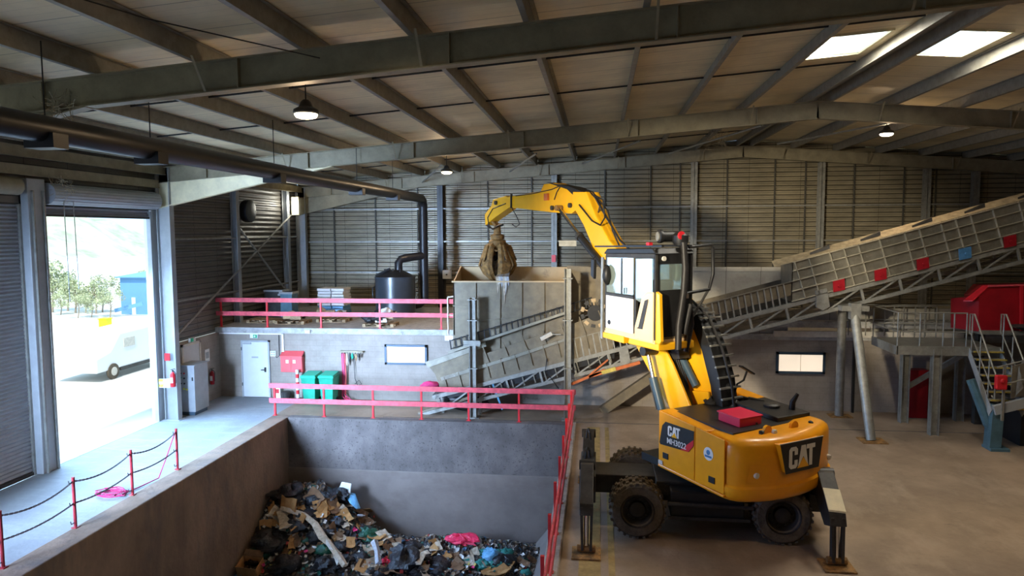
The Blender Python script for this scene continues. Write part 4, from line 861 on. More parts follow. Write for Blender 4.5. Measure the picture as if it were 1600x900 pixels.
for x in (10.92, 11.78): MB().prism([(x, 22.45, 2.72), (x, 22.45, 2.42), (x, 21.2, .95), (x, 21.05, 1.15)], (.02, 0, 0)).build('stringer', 'panel_grey', st)
for k in range(N_): y_ = 22.4-1.2*k/(N_-1); z = 2.62-1.4*k/(N_-1); MB().box((10.94, y_-.2, z-.03), (11.78, y_+.02, z)).build('tread', 'galv', st); MB().box((10.94, y_-.21, z-.035), (11.78, y_-.19, z+.005)).build('nosing', 'litter_yellow', st)
for x in (10.93, 11.79):
    MB().tube([(x, 22.45, 3.1), (x, 22.45, 3.7), (x, 22.2, 3.72), (x, 21.1, 2.35), (x, 20.95, 2.2), (x, 20.95, 1.5), (x, 21.1, 1.55)], .024, 7).build('handrail', 'galv', st)
    MB().tube([(x, 22.45, 3.2), (x, 21.1, 1.75)], .020, 6).build('mid_rail', 'galv', st)
    for k in range(3): y_ = 22.3-.5*k; MB().tube([(x, y_, 2.55-.55*k), (x, y_, 3.72-.6*k)], .02, 6).build('baluster', 'galv', st)
# red machine
rm = thing('red_baler_hood', (12.6, 23.8, 3.1), 'large red machine hood above the stair at the right edge', 'machine')
a = [atY(q[0], q[1], 23.2) for q in ((1534, 518), (1534, 462), (1512, 470), (1536, 448), (1640, 444), (1640, 520))]
MB().prism([atY(1528, 518, 23.2), atY(1530, 463, 23.2), atY(1545, 447, 23.2), atY(1670, 444, 23.2), atY(1670, 518, 23.2)], (0, .9, 0)).build('hood', 'red_dark', rm)
MB().prism([atY(1528, 518, 23.2), atY(1530, 463, 23.2), atY(1486, 466, 24.1), atY(1486, 512, 24.1)], (0, .02, 0)).build('side_panel', 'red_dark', rm)
MB().prism([atY(1520, 471, 23.17), atY(1546, 447, 23.17), atY(1536, 447, 23.4), atY(1505, 471, 23.4)], (0, .0, .03)).build('chamfer', 'red', rm)
MB().bar(atY(1596, 446, 23.15), atY(1596, 518, 23.15), .08, .06, X).build('corner_post', 'red', rm); MB().bar(atY(1544, 447, 23.15), atY(1670, 443, 23.15), .05, .05, Y).build('edge_trim', 'rail_red', rm)
MB().box((11.55, 23.1, 3.0), (15.2, 24.2, 3.12)).build('base_beam', 'galv', rm)
MB().blob((13.0, 23.05, 3.25), (.5, .15, .12), 77, .4).build('debris', 'dark_steel', rm)
for x in (12.0, 14.2): MB().box((x-.1, 23.9, 0), (x+.1, 24.1, 3.0)).build('leg', 'dark_steel', rm)
MB().box((10.15, 24.5, 0), (10.75, 24.9, 1.6)).build('red_cabinet', 'red_dark', None, 'dark red cabinet standing behind the platform legs', 'cabinet', bevel=.02)
# lower conveyor on the right
lc = thing('lower_conveyor', (12.5, 21.3, 0), 'short grey conveyor rising to the right edge below the stair', 'conveyor')
def lz(x, o=0): return 1.18+.30*(x-11.0)+o
MB().bar((10.95, 21.0, lz(10.95)), (16, 21.0, lz(16)), .12, .26, Y).build('side_beam', 'panel_grey', lc)
MB().prism([(11.4, 21.05, lz(11.4, .2)), (16, 21.05, lz(16, .2)), (16, 21.05, lz(16, 1.3)), (11.4, 21.05, lz(11.4, 1.1))], (0, .03, 0)).build('side_wall', 'machine_pale', lc)
MB().prism([(11.4, 21.1, lz(11.4, .2)), (16, 21.1, lz(16, .2)), (16, 22.3, lz(16, .2)), (11.4, 22.3, lz(11.4, .2))], (0, 0, .05)).build('belt', 'black', lc)
for k in range(9): x = 11.5+.5*k; MB().prism([(x, 21.02, lz(x, .25)), (x+.12, 20.9, lz(x, .5)), (x+.05, 21.02, lz(x, 1.1))], (.03, 0, 0)).build('rib', 'machine_pale', lc)
for o in (.72, 1.25): MB().tube([(10.9, 20.85, lz(10.9, o)), (16, 20.85, lz(16, o))], .022, 6).build('handrail', 'galv', lc)
for k in range(5): x = 11.1+.95*k; MB().bar((x, 20.86, lz(x, -.3)), (x, 20.86, lz(x, 1.25)), .06, .05, X).build('rail_post', 'galv', lc)
p = atY(1563, 597, 20.85); MB().box((p[0]-.14, 20.75, p[2]-.2), (p[0]+.14, 20.9, p[2]+.2)).lathe(p+V(0, -.1, .05), -Y, [(.07, 0), (.05, .05)], 12).build('motor_box', 'red', lc, bevel=.04)
MB().bar((11.05, 21.2, 0.05), (11.1, 21.2, 1.3), .3, .35, X).bar((10.9, 21.2, .04), (11.4, 21.2, .04), .5, .08, Y).build('blue_leg', 'blue_steel', lc)
MB().tube([(10.6, 21.6, 1.9), (10.95, 21.3, .7), (11.2, 21.2, .3)], .12, 8).build('chute_pipe', 'blue_steel', lc)
MB().bar((14.0, 21.6, 0), (14.0, 21.6, 2.0), .3, .3, X).build('leg', 'dark_steel', lc)
MB().prism([(12, 21.6, 0), (17, 21.6, 0), (17, 21.6, 2.2), (12, 21.6, 1.0)], (0, 1.2, 0)).build('underframe', 'black', lc)
MB().tube([(13.2, 21.4, .0), (13.2, 21.4, .7)], .12, 10).build('green_leg', 'bag_teal', lc)
# railing of platform behind
t = thing('rear_railing', (9, 25.0, 2.66), 'thin grey railing on the slab behind the access platform', 'railing')
for z in (3.2, 3.7): MB().tube([(8.3, 25.0, z), (11.5, 25.0, z)], .02, 6).build('rail', 'galv', t)
for x in (8.35, 8.9, 9.5, 10.1, 10.8): MB().tube([(x, 25.0, 2.66), (x, 25.0, 3.7)], .02, 6).build('post', 'galv', t)
MB().box((8.55, 25.0, 0), (8.62, 25.1, 2.5)).build('wall_pipe', 'black', None, 'thin dark pipe running down the back wall behind the splayed legs', 'pipe')

# ================================================================ EXCAVATOR
PV = V(2.4, 15.5, 0); TH = R(35.6)
fw_ = V(-math.sin(TH), math.cos(TH), 0); rg_ = V(math.cos(TH), math.sin(TH), 0)
def W(r_, f_, z): return PV+rg_*r_+fw_*f_+Z*z
def B(px, py, off):           # a point of the boom plane, off metres to the right of the slewing axis
    d = ray(px, py); return C0+d*((off-(C0-PV)@rg_)/(d@rg_))
def wprism(pts, r0, r1, mb=None):   # pts (f, z) in the plane of the machine's side
    return (mb or MB()).prism([W(r0, f_, z) for f_, z in pts], rg_*(r1-r0))
def bprism(px, off, th, mb=None):
    return (mb or MB()).prism([B(a, b_, off)-rg_*th/2 for a, b_ in px], rg_*th)
def wbox(r0, r1, f0, f1, z0, z1, mb=None): return wprism([(f0, z0), (f1, z0), (f1, z1), (f0, z1)], r0, r1, mb)
ex = thing('wheeled_excavator', tuple(PV), 'big yellow wheeled material handler with raised cab on the right', 'excavator')
# --- undercarriage, along world X
CX, CYy = 2.25, 15.38
ch_ = MB().box((-.25, CYy-.42, .62), (4.75, CYy+.42, 1.02)).box((.3, CYy-.55, .55), (4.2, CYy+.55, .8)).box((1.2, CYy-.8, .75), (3.3, CYy+.8, 1.05))
chassis = ch_.build('chassis', 'dark_steel', ex, bevel=.02)
MB().box((1.45, CYy-1.15, .45), (2.9, CYy-.5, .98)).build('step_box', 'black', ex, bevel=.03); MB().box((1.45, CYy+.5, .45), (2.9, CYy+1.15, .98)).build('step_box', 'black', ex, bevel=.03)
for yy in (CYy-1.18,): MB().box((1.4, yy-.04, .42), (3.0, yy, .48)).tube([(1.4, yy-.05, .75), (3.05, yy-.05, .72)], .04, 8).build('step_bar', 'dark_steel', ex)
MB().lathe((PV[0], PV[1], 1.0), Z, [(.75, 0), (.75, .28)], 32).build('slew_ring', 'black', ex, smooth=40)
def tyre(c, y0, y1):
    n = 40; prof = [(.30, y0+.05), (.34, y0), (.50, y0), (.545, y0+.05), (.55, y0+.10), (.55, y1-.10), (.545, y1-.05), (.50, y1), (.34, y1), (.30, y1-.05), (.30, y0+.05)]
    c_ = V(c[0], 0, c[1]); mb = MB().loft([[c_+Y*h_+r_*V(math.cos(2*math.pi*k/n), 0, math.sin(2*math.pi*k/n)) for k in range(n)] for r_, h_ in prof], cap=False)
    for k in range(26):
        a = 2*math.pi*k/26; d = V(math.cos(a), 0, math.sin(a)); q = V(-d[2], 0, d[0]); cc = V(c[0], 0, c[1])+d*.55
        for s0, s1, sh in ((y0+.01, (y0+y1)/2-.01, .5), ((y0+y1)/2+.01, y1-.01, 0)):
            a2 = a+sh*2*math.pi/26; d2 = V(math.cos(a2), 0, math.sin(a2)); q2 = V(-d2[2], 0, d2[0]); c2 = V(c[0], 0, c[1])+d2*.545
            mb.prism([c2-q2*.032-d2*.01+Y*s0, c2+q2*.032-d2*.01+Y*s0, c2+q2*.026+d2*.026+Y*s0, c2-q2*.026+d2*.026+Y*s0], Y*(s1-s0))
    return mb
for wx in (.79, 3.62):
    MB().box((wx-.16, CYy-1.0, .38), (wx+.16, CYy+1.0, .70)).lathe((wx, CYy-.3, .55), Y, [(.2, 0), (.28, .1), (.28, .5), (.2, .6)], 16).build('axle', 'dark_steel', ex)
    for s_ in (-1, 1):
        yo = CYy+s_*1.28; yi = CYy+s_*.70
        y0, y1 = min(yo, yi), max(yo, yi)
        mid = (y0+y1)/2
        wh = tyre((wx, .578), y0, mid-.02).build('wheel', 'tyre', ex, smooth=35)
        wh2 = tyre((wx, .578), mid+.02, y1).build('wheel', 'tyre', ex, smooth=35)
        out = wh if s_ < 0 else wh2; ydir = Y*s_; yb0 = yo
        MB().lathe((wx, yo-s_*.16, .578), ydir, [(.30, -.10), (.32, .14), (.345, .165), (.33, .15), (.285, .06), (.26, -.02), (.17, -.02), (.15, .06), (.09, .08)], 28).build('rim', 'rim', out, smooth=35)
        for k in range(10): a = k*.628; MB().lathe((wx+.215*math.cos(a), yo-s_*.18, .578+.215*math.sin(a)), ydir, [(.018, 0), (.018, .04)], 6).build('wheel_bolt', 'dark_steel', out)
# outriggers at the four corners
for ox, wo in ((-.22, .13), (4.38, .15)):
    MB().box((ox-.17, CYy-.85, .55), (ox+.17, CYy+.85, 1.12)).build('outrigger_beam', 'dark_steel', ex, bevel=.02)
    for s_ in (-1, 1):
        def Q(d, z, x=0): return V(ox+x, CYy+s_*d, z)
        tilt = 0
        o = MB().prism([Q(.35, .75, -wo), Q(.5, 1.30, -wo), Q(1.05, 1.55, -wo), Q(1.30, 1.52, -wo), Q(2.02, .98, -wo+tilt), Q(2.10, .78, -wo+tilt), Q(1.75, .66, -wo+tilt), Q(1.15, 1.0, -wo)], (2*wo, 0, 0)).build('outrigger', 'dark_steel', ex, bevel=.012)
        if ox > 2: MB().prism([Q(1.62, 1.30, -.15+tilt*.7), Q(2.0, 1.02, -.15+tilt), Q(2.02, 1.0, .15+tilt), Q(1.64, 1.28, .15+tilt*.7)], (0, 0, .035)).build('highlight_plate', 'steel_pale', o)  # pale plate paints the bright highlight onto the right-hand outriggers
        MB().prism([Q(1.98, .92, -.12+tilt), Q(2.06, .92, -.12+tilt), Q(2.14, .10, -.10+tilt), Q(1.96, .10, -.10+tilt)], (.05, 0, 0)).prism([Q(1.98, .92, .08+tilt), Q(2.06, .92, .08+tilt), Q(2.14, .10, .06+tilt), Q(1.96, .10, .06+tilt)], (.05, 0, 0)).build('leg', 'dark_steel', o)
        MB().tube([Q(1.98, .95, tilt), Q(2.05, .15, tilt)], .045, 12).build('ram', 'chrome', o)
        MB().prism([Q(1.80, .0, -.28+tilt), Q(2.34, .0, -.28+tilt), Q(2.34, .0, .28+tilt), Q(1.80, .0, .28+tilt)], (0, 0, .04)).tube([Q(2.06, .12, -.18+tilt), Q(2.06, .12, .18+tilt)], .07, 10).build('foot_pad', 'rust', o, bevel=.01)
        MB().tube([Q(1.15, 1.46, -wo-.03), Q(1.15, 1.46, wo+.03)], .10, 14).build('hinge_pin', 'black', o); MB().tube([Q(.8, 1.45, -.05), Q(.8, 1.62, -.03), Q(.72, 1.68, 0), Q(.64, 1.62, .03), Q(.66, 1.45, .05)], .028, 6).build('lifting_loop', 'black', o)
# --- house
FT = [(-1.27, .17), (-1.27, -1.70), (-1.20, -1.98), (-1.02, -2.12), (-.6, -2.24), (0.05, -2.30), (.7, -2.24), (1.12, -2.10), (1.36, -1.92), (1.47, -1.62), (1.47, .9), (1.35, 1.0), (-.2, 1.0), (-.35, .17)]
def ring(z, inset, sel, ztilt=.06):
    c = V(.1, -.6); out = []
    for r_, f_ in sel:
        rr = .1+(r_-.1)*(1-inset/1.35); ff = -.6+(f_+.6)*(1-inset/1.6); out.append(W(rr, ff, z+(ztilt*(f_+.9) if z > 1.9 else ztilt*.4*(f_+.9))))
    return out
def sub(n):   # smooth the footprint corners of the counterweight
    return n
cwt = [(-1.27, -1.70), (-1.25, -1.80), (-1.18, -1.93), (-1.06, -2.03), (-.85, -2.15), (-.6, -2.24), (-.3, -2.30), (0.1, -2.33), (.45, -2.30), (.8, -2.21), (1.1, -2.10), (1.30, -2.00), (1.40, -1.92), (1.46, -1.80), (1.47, -1.65), (1.47, -1.2), (-1.27, -1.2)]
cw_ = MB().loft([[q+Z*.02*float((q-PV)@rg_) for q in ring(z, i_, cwt, 0)] for z, i_ in ((1.14, .16), (1.18, .07), (1.26, .02), (1.36, .0), (1.44, .0), (1.48, .035), (1.62, .035), (1.95, .03), (2.20, .035), (2.28, .06), (2.33, .11), (2.36, .18), (2.365, .30))]).build('counterweight', 'yellow', ex, smooth=40)
def ht(f_): return 2.455+.09*f_
hs = wprism([(.17, 1.32), (-1.19, 1.24), (-1.19, ht(-1.19)), (.17, ht(.17))], -1.27, -.9).build('engine_door', 'yellow', ex, bevel=.03)
wprism([(.165, 1.33), (-.90, 1.27), (-.90, ht(-.9)), (.165, ht(.165))], -1.285, -1.26).build('door_skin', 'yellow', hs, bevel=.02)
wprism([(-.93, 1.27), (-1.69, 1.27), (-1.69, ht(-1.69)), (-.93, ht(-.93))], -1.285, -1.26).build('door_skin', 'yellow', hs, bevel=.02)
wprism([(.17, 1.27), (-1.7, 1.20), (-1.7, 1.25), (.17, 1.33)], -1.30, -.9).build('lower_sill', 'yellow', ex, bevel=.015)
wbox(-1.1, 1.4, -1.3, .95, 1.18, 1.34).build('turntable_frame', 'black', ex)
wprism([(.95, 1.34), (-1.3, 1.30), (-1.3, 2.39), (.95, 2.62)], 1.05, 1.47).build('right_hood', 'yellow', ex, bevel=.05)
wprism([(.15, 1.34), (-1.62, 1.30), (-1.62, 2.375), (.15, 2.46)], -1.0, 1.10).build('engine_deck', 'black', ex)
# lamps, latches, eyes on body
for f_, z in ((-.05, 1.56), (-1.37, 1.46)): p = MB(); wbox(-1.30, -1.28, f_-.09, f_+.07, z-.07, z+.05, p); p.build('door_latch', 'black', hs)
wbox(-1.305, -1.29, .02, .15, 1.34, 1.42).build('hazard_sticker', 'offwhite', hs)
def logo(parent, o, u, v_, h_, n):
    o, u, v_, n = map(lambda q: np.array(q, float), (o, u, v_, n))
    def L(pts, dx, mt, name, d=.006):
        MB().prism([o+u*(a+dx)*h_+v_*b_*h_ for a, b_ in pts], n*d).build(name, mt, parent)
    Cc = [(.12, 0), (.44, 0), (.56, .12), (.56, .38), (.36, .38), (.36, .18), (.2, .18), (.2, .82), (.36, .82), (.36, .62), (.56, .62), (.56, .88), (.44, 1), (.12, 1), (0, .88), (0, .12)]
    L(Cc, 0, 'white', 'letter_c'); L([(.02, 0), (.22, 1), (.50, 1), (.70, 0), (.36, .5)], .58, 'white', 'letter_a'); L([(0, 1), (.56, 1), (.56, .8), (.38, .8), (.38, 0), (.18, 0), (.18, .8), (0, .8)], 1.16, 'white', 'letter_t')
    L([(-.02, -.02), (.36, .44), (.74, -.02)], .58, 'yellow_boom', 'yellow_triangle', .009)
# side logo panel: traced on the side plane
sp_ = [(-.02, 2.20), (.0, 2.26)]
r0 = -1.287
pn = MB().prism([W(r0, f_, z) for f_, z in ((.13, 1.80), (.05, 2.17), (-.05, 2.27), (-.88, 2.27), (-.88, 1.98), (-.74, 1.82), (.10, 1.76))], -rg_*.008).build('logo_panel', 'black', hs)
MB().prism([W(r0-.008, f_, z) for f_, z in ((-.88, 2.10), (-.88, 1.98), (-.74, 1.82), (-.50, 1.80))], -rg_*.003).build('red_corner', 'red', pn)
def shift(q): return q
logo(pn, W(r0-.008, -.13, 2.00), -fw_+Z*.04, Z, .21, -rg_)
text('MH3022', 'model_text', 'white', pn, W(r0-.012, -.10, 1.84), -fw_+Z*.02, Z, .165, .003, .0015)
MB().lathe(W(-1.287, -1.28, 1.93), -rg_, [(.13, 0), (.125, .006)], 24).build('round_badge', 'white', hs); MB().lathe(W(-1.293, -1.28, 1.96), -rg_, [(.05, 0), (.05, .003)], 16).prism([W(-1.293, -1.19, 1.86), W(-1.293, -1.37, 1.86), W(-1.293, -1.37, 1.90), W(-1.293, -1.19, 1.90)], -rg_*.003).build('badge_print', 'litter_blue', hs)
# rear logo on the counterweight
fb = -2.345
pb = MB().prism([W(r_, fb, z) for r_, z in ((-.56, 2.28), (.60, 2.28), (.50, 1.70), (-.40, 1.70))], -fw_*.012).build('logo_panel', 'black', cw_)
MB().bar(W(-.57, fb-.006, 2.285), W(.61, fb-.006, 2.285), .015, .012).build('panel_edge', 'offwhite', pb)
MB().prism([W(r_, fb+.20, z) for r_, z in ((-.54, 2.26), (.58, 2.26), (.48, 1.72), (-.38, 1.72))], -fw_*.20).build('panel_backing', 'yellow', cw_)
logo(pb, W(-.33, fb-.012, 1.78), rg_, Z, .41, -fw_)
for r_, f_ in ((-.88, -2.10), (1.22, -2.02)):
    MB().lathe(W(r_, f_, 1.68), -fw_, [(.055, -.03), (.055, .02), (.04, .03)], 16).build('tail_lamp', 'offwhite', cw_)
MB().prism([W(-1.05, -2.02, 1.55), W(-.66, -2.19, 1.52), W(-.66, -2.19, 1.85), W(-1.0, -2.05, 1.88)], -fw_*.004).build('lamp_recess', 'yellow', cw_)
for r_, f_ in ((-.35, -1.85), (.35, -1.88)):
    p = W(r_, f_, 2.35); MB().lathe(p+Z*.05-fw_*.03, fw_, [(.10, 0), (.10, .06)], 20).prism([p+rg_*-.09-fw_*.03, p+rg_*.09-fw_*.03, p+rg_*.09-fw_*.03+Z*.05, p-rg_*.09-fw_*.03+Z*.05], fw_*.06).build('lifting_eye', 'yellow', cw_)
for r_ in (-.50, .88): MB().blob(W(r_, -1.85, 2.38), (.05, .05, .04), 31, .2).build('knob', 'black', cw_)
p = W(-.27, -1.93, 2.38); MB().lathe(p, -fw_, [(.055, 0), (.055, .05), (.04, .06)], 12).build('rear_camera', 'offwhite', cw_)
# deck gear
tb = wprism([(-1.42, 2.38), (-.85, 2.40), (-.85, 2.57), (-1.42, 2.54)], -.62, -.02).build('toolbox', 'red_box', ex, bevel=.015)
wprism([(-1.44, 2.54), (-.83, 2.57), (-.83, 2.60), (-1.44, 2.57)], -.64, .0).build('lid', 'red_box', tb, bevel=.01); MB().lathe(W(-.2, -1.45, 2.42), -fw_, [(.02, 0), (.02, .02)], 8).build('latch', 'black', tb)
wprism([(-1.5, 2.37), (-.3, 2.43), (-.3, 2.54), (-1.5, 2.47)], .35, 1.30).build('grille_cover', 'black', ex, bevel=.02)
MB().tube([W(1.1, -1.2, 2.45), W(1.1, -1.22, 2.65), W(1.18, -1.28, 2.82)], [.07, .06, .035], 12).build('exhaust', 'black', ex, smooth=50)
MB().lathe(W(.85, -.9, 2.5), Z, [(.16, 0), (.17, .05), (.12, .08)], 18).build('filler_cap', 'dark_steel', ex)
def Lf(px, py, f_): d = ray(px, py); return C0+d*((f_-(C0-PV)@fw_)/(d@fw_))
MB().tube([Lf(1148, 652, -.2), Lf(1148, 612, -.2), Lf(1152, 600, -.2), Lf(1162, 594, -.2), Lf(1167, 580, -.2)], .022, 8).build('mirror_arm', 'black', ex)
MB().bar(Lf(1157, 572, -.2), Lf(1177, 584, -.2), .10, .035).build('mirror', 'black', ex)
MB().tube([Lf(1140, 640, -.3), Lf(1150, 628, -.3), Lf(1162, 640, -.3), Lf(1172, 655, -.3)], .05, 8).build('intake_duct', 'hose', ex, smooth=50)
MB().blob(Lf(1137, 605, -.1), (.13, .13, .12), 61, .15).build('filter_head', 'black', ex, smooth=60)
mb = MB()
rnd = random.Random(5)
for k in range(9): a = W(.1+.08*k, .5-.1*k, 2.32); mb.tube([a, a+V(0, 0, .25)+rg_*.1, a+rg_*.3-fw_*.2+Z*.2, a+rg_*.4-fw_*.4], .035, 7)
mb.build('swivel_hoses', 'hose', ex, smooth=50)
for k in range(3): MB().blob(W(.1+.2*k, .1-.1*k, 2.45), (.14, .12, .16), 60+k, .25).build('valve_block', 'dark_steel', ex, smooth=50)
# --- boom
BO = .35
bb = bprism([(1078, 610), (1108, 612), (1112, 655), (1070, 650)], BO-.3, .06).build('boom_bracket', 'yellow_boom', ex, bevel=.01)
bprism([(1078, 600), (1130, 598), (1136, 655), (1082, 650)], BO+.3, .06).build('boom_bracket', 'yellow_boom', ex, bevel=.01)
boom_px = [(1086, 650), (1082, 600), (1062, 545), (1046, 500), (1030, 465), (990, 428), (955, 405), (943, 400), (936, 385), (922, 352), (905, 322), (905, 300), (926, 300), (940, 335), (962, 375), (985, 400), (1030, 430), (1068, 462), (1086, 490), (1104, 530), (1118, 575), (1124, 600), (1126, 650)]
bo = bprism(boom_px, BO, .44).build('boom', 'yellow_boom', ex, bevel=.02)
hz = bprism([(1070, 478), (1084, 476), (1104, 495), (1122, 540), (1136, 590), (1142, 640), (1128, 650), (1122, 600), (1108, 545), (1092, 505)], BO, .46).build('hose_tray', 'black', ex, bevel=.01)
for k in range(13):
    u = k/12; q = np.interp(u, [0, .25, .5, .75, 1], [1076, 1102, 1119, 1131, 1140]); qy = np.interp(u, [0, .25, .5, .75, 1], [477, 497, 540, 590, 640])
    a = B(q+7, qy-1, BO); MB().bar(a-rg_*.30, a+rg_*.30, .05, .035).build('tray_clamp', 'galv', hz)
for k in range(6):
    off = BO-.24+.095*k
    pts_ = [B(a, b_, off) for a, b_ in ((1149, 650), (1143, 600), (1129, 547), (1109, 497), (1082, 470), (1040, 440), (1000, 405), (968, 375), (945, 335), (928, 305))]
    MB().tube(pts_, .028, 7).build('hydraulic_hose', 'hose', ex, smooth=50)
# boom hoses around the elbow
for k, (l, mt) in enumerate((([(928, 305), (942, 312), (945, 340), (938, 352), (925, 345), (905, 320)], 'hose'), ([(926, 300), (950, 330), (957, 360), (968, 385)], 'hose'), ([(905, 300), (920, 298), (938, 318), (932, 345), (915, 350), (903, 335)], 'hose'))):
    MB().tube([B(a, b_, BO-.28+.1*k) for a, b_ in l], .022, 7).build('elbow_hose', mt, ex, smooth=50)
mb = MB()
for k in range(7): a = B(925+6*k, 330+9*k, BO); mb.blob(a+rg_*.22, (.10, .10, .08), 70+k, .3)
mb.build('pipe_clamps', 'dark_steel', ex)
# stick
stick_px = [(765, 352), (764, 335), (774, 322), (777, 312), (797, 306), (800, 308), (852, 299), (857, 288), (875, 286), (893, 294), (905, 306), (908, 328), (900, 334), (870, 332), (803, 324), (780, 340)]
sk = bprism(stick_px, BO, .34).build('stick', 'yellow_boom', ex, bevel=.015)
bprism([(862, 285), (900, 292), (925, 302), (930, 312), (908, 308), (895, 296)], BO, .40).build('elbow_cover', 'black', ex)
for a, b_ in ((783, 317), (900, 321), (872, 325)):
    q = B(a, b_, BO); MB().tube([q-rg_*.24, q+rg_*.24], .07, 14).build('pivot_pin', 'dark_steel', sk)
q = B(863, 308, BO); MB().prism([q-rg_*.18+V(0, 0, -.1)-fw_*.1, q-rg_*.18-V(0, 0, -.1)-fw_*.1, q-rg_*.18+V(0, 0, .1)+fw_*.1, q-rg_*.18+V(0, 0, -.1)+fw_*.1], -rg_*.06).build('work_lamp', 'orange', sk)
q0 = B(800, 305, BO); MB().bar(B(799, 303, BO-.19), B(799, 325, BO-.19), .04, .07, fw_).build('joint_band', 'dark_steel', sk)
MB().tube([B(a, b_, BO-.19) for a, b_ in ((806, 306), (830, 303), (862, 296), (876, 290))], .015, 6).tube([B(a, b_, BO-.19) for a, b_ in ((876, 290), (870, 300), (866, 312))], .015, 6).build('stick_hose', 'hose', sk)
MB().tube([B(a, b_, BO-.2) for a, b_ in ((800, 325), (808, 340), (812, 350), (806, 355), (800, 350))], .014, 6).build('loop_hose', 'hose', sk)
# stick cylinder
for off in (BO-.28,):
    cyl = MB().tube([B(908, 372, off), B(945, 418, off)], .10, 14).build('stick_cylinder', 'black', ex, smooth=50)
    MB().tube([B(873, 325, off), B(910, 374, off)], .048, 12).build('rod', 'chrome', cyl, smooth=50)
    MB().lathe(B(907, 371, off), nrm(B(908, 372, off)-B(945, 418, off)), [(.12, 0), (.12, .1)], 14).build('gland', 'dark_steel', cyl); MB().tube([B(873, 325, off)-rg_*.1, B(873, 325, off)+rg_*.25], .08, 12).build('rod_eye', 'rust', cyl)
# grapple
gq = B(777, 356, BO); GX, GY, GZ = gq
mb = MB()
for dx in (-.1, .1): mb.tube([B(768, 340, BO)+rg_*dx, gq+rg_*dx*.3+Z*.05], .05, 8)
mb.build('link', 'rust', ex)
for k in range(5):
    off = BO-.18+.09*k
    MB().tube([B(a, b_, off) for a, b_ in ((790, 318), (770, 326+2*k), (762-k, 340), (764-k, 352), (770, 358), (778+2*k, 352), (786, 350))], .02, 6).build('grapple_hose', 'hose', ex, smooth=50)
zt = B(777, 360, BO)[2]; zb = B(777, 372, BO)[2]
MB().lathe((GX, GY, zb), Z, [(.20, -.06), (.24, -.02), (.24, .10), (.13, .14), (.11, .42), (.06, .44)], 20).build('rotator', 'rust', ex, smooth=40)
gr = MB().lathe((GX, GY, zb-.05), -Z, [(.24, 0), (.30, .05), (.30, .18), (.16, .35)], 16).build('grapple_head', 'rust', ex)
for k in range(5):    # orange-peel shells
    a = k*2*math.pi/5-.942; d = V(math.cos(a), math.sin(a), 0); q = V(-d[1], d[0], 0); c = V(GX, GY, zb-.12)
    prof = [(.22, .0), (.42, -.12), (.60, -.62), (.66, -.82), (.50, -1.12), (.16, -1.42)]; rin = [(.14, -.1), (.32, -.22), (.50, -.66), (.55, -.82), (.40, -1.06), (.12, -1.36)]
    wd = [.10, .16, .25, .28, .22, .03]
    rings = []
    for (r1, h1), (r2, h2), w_ in zip(prof, rin, wd):
        rings.append([c+d*r1+Z*h1-q*w_*.6, c+d*r1+Z*h1+q*w_*.6, c+d*r2+Z*h2+q*w_, c+d*r2+Z*h2-q*w_])
    sh = MB().loft(rings).build('grapple_tine', 'rust', ex, bevel=.01)
    MB().tube([c+d*.18+Z*.0, c+d*.62+Z*-.62], .05, 10).build('tine_cylinder', 'black', sh); MB().bar(c+d*.45+Z*-.12, c+d*.66+Z*-.66, .05, .05, q).build('tine_rib', 'rust', sh)
rnd = random.Random(9)
for k in range(16):
    a = rnd.uniform(0, 6.28); r_ = rnd.uniform(0, .30); z = zb-.55-rnd.uniform(0, .85); s_ = rnd.uniform(.09, .17)
    mt = ['bag_black', 'bag_black', 'cardboard', 'cloth', 'paper', 'bag_pale'][k % 6]
    MB().blob((GX+r_*math.cos(a), GY+r_*math.sin(a), z), (s_, s_, s_*1.1), 200+k, .4).build('grabbed_waste', mt, None, 'crumpled lump of waste held in the grapple', 'waste', 'waste held in the grapple', smooth=70)
for k in range(6):
    x = GX+.05+.07*k; z = zb-1.30; y_ = GY-.72-.01*k; l = [.55, .75, .35, .9, .6, .3][k]
    MB().prism([(x, y_, z), (x+.09, y_-.02, z), (x+.10, y_, z-l*.5), (x+.05+.03*(k % 2), y_, z-l)], (0, .02, 0)).prism([(x, y_, z), (x+.09, y_, z), (x+.06, GY-.2, z+.12), (x+.0, GY-.2, z+.12)], (0, 0, .02)).build('dangling_rag', ['cloth', 'paper', 'bag_pale'][k % 3], None, 'ragged strip of waste dangling from the grapple over the hopper rim', 'rag', 'rags dangling from the grapple')
# --- cab riser
ra = bprism([(992, 534), (1036, 536), (1052, 568), (1082, 640), (1080, 662), (1056, 652), (1018, 584)], -.35, .06).build('riser_arm', 'yellow_boom', ex, bevel=.012)
bprism([(1000, 534), (1040, 536), (1056, 568), (1086, 640), (1084, 655), (1062, 645), (1026, 584)], .0, .06).build('riser_arm', 'yellow_boom', ex, bevel=.012)
rb = bprism([(1030, 512), (1062, 512), (1070, 560), (1048, 560)], -.1, .3).build('riser_link', 'dark_steel', ex)
for off, a, b_, c in ((-.62, (1012, 548), (1021, 590), (1034, 640)),):
    cl = MB().tube([B(*b_, off), B(*c, off)], .095, 14).build('riser_cylinder', 'navy', ex, smooth=50); MB().tube([B(*a, off), B(*b_, off)], .05, 12).build('rod', 'chrome', cl, smooth=50)
    MB().tube([B(*a, off)-rg_*.15, B(*a, off)+rg_*.35], .11, 14).build('cylinder_eye', 'black', cl)
    MB().tube([B(1014, 590, off-.05), B(1026, 640, off-.05)], .018, 6).build('hard_line', 'black', cl)
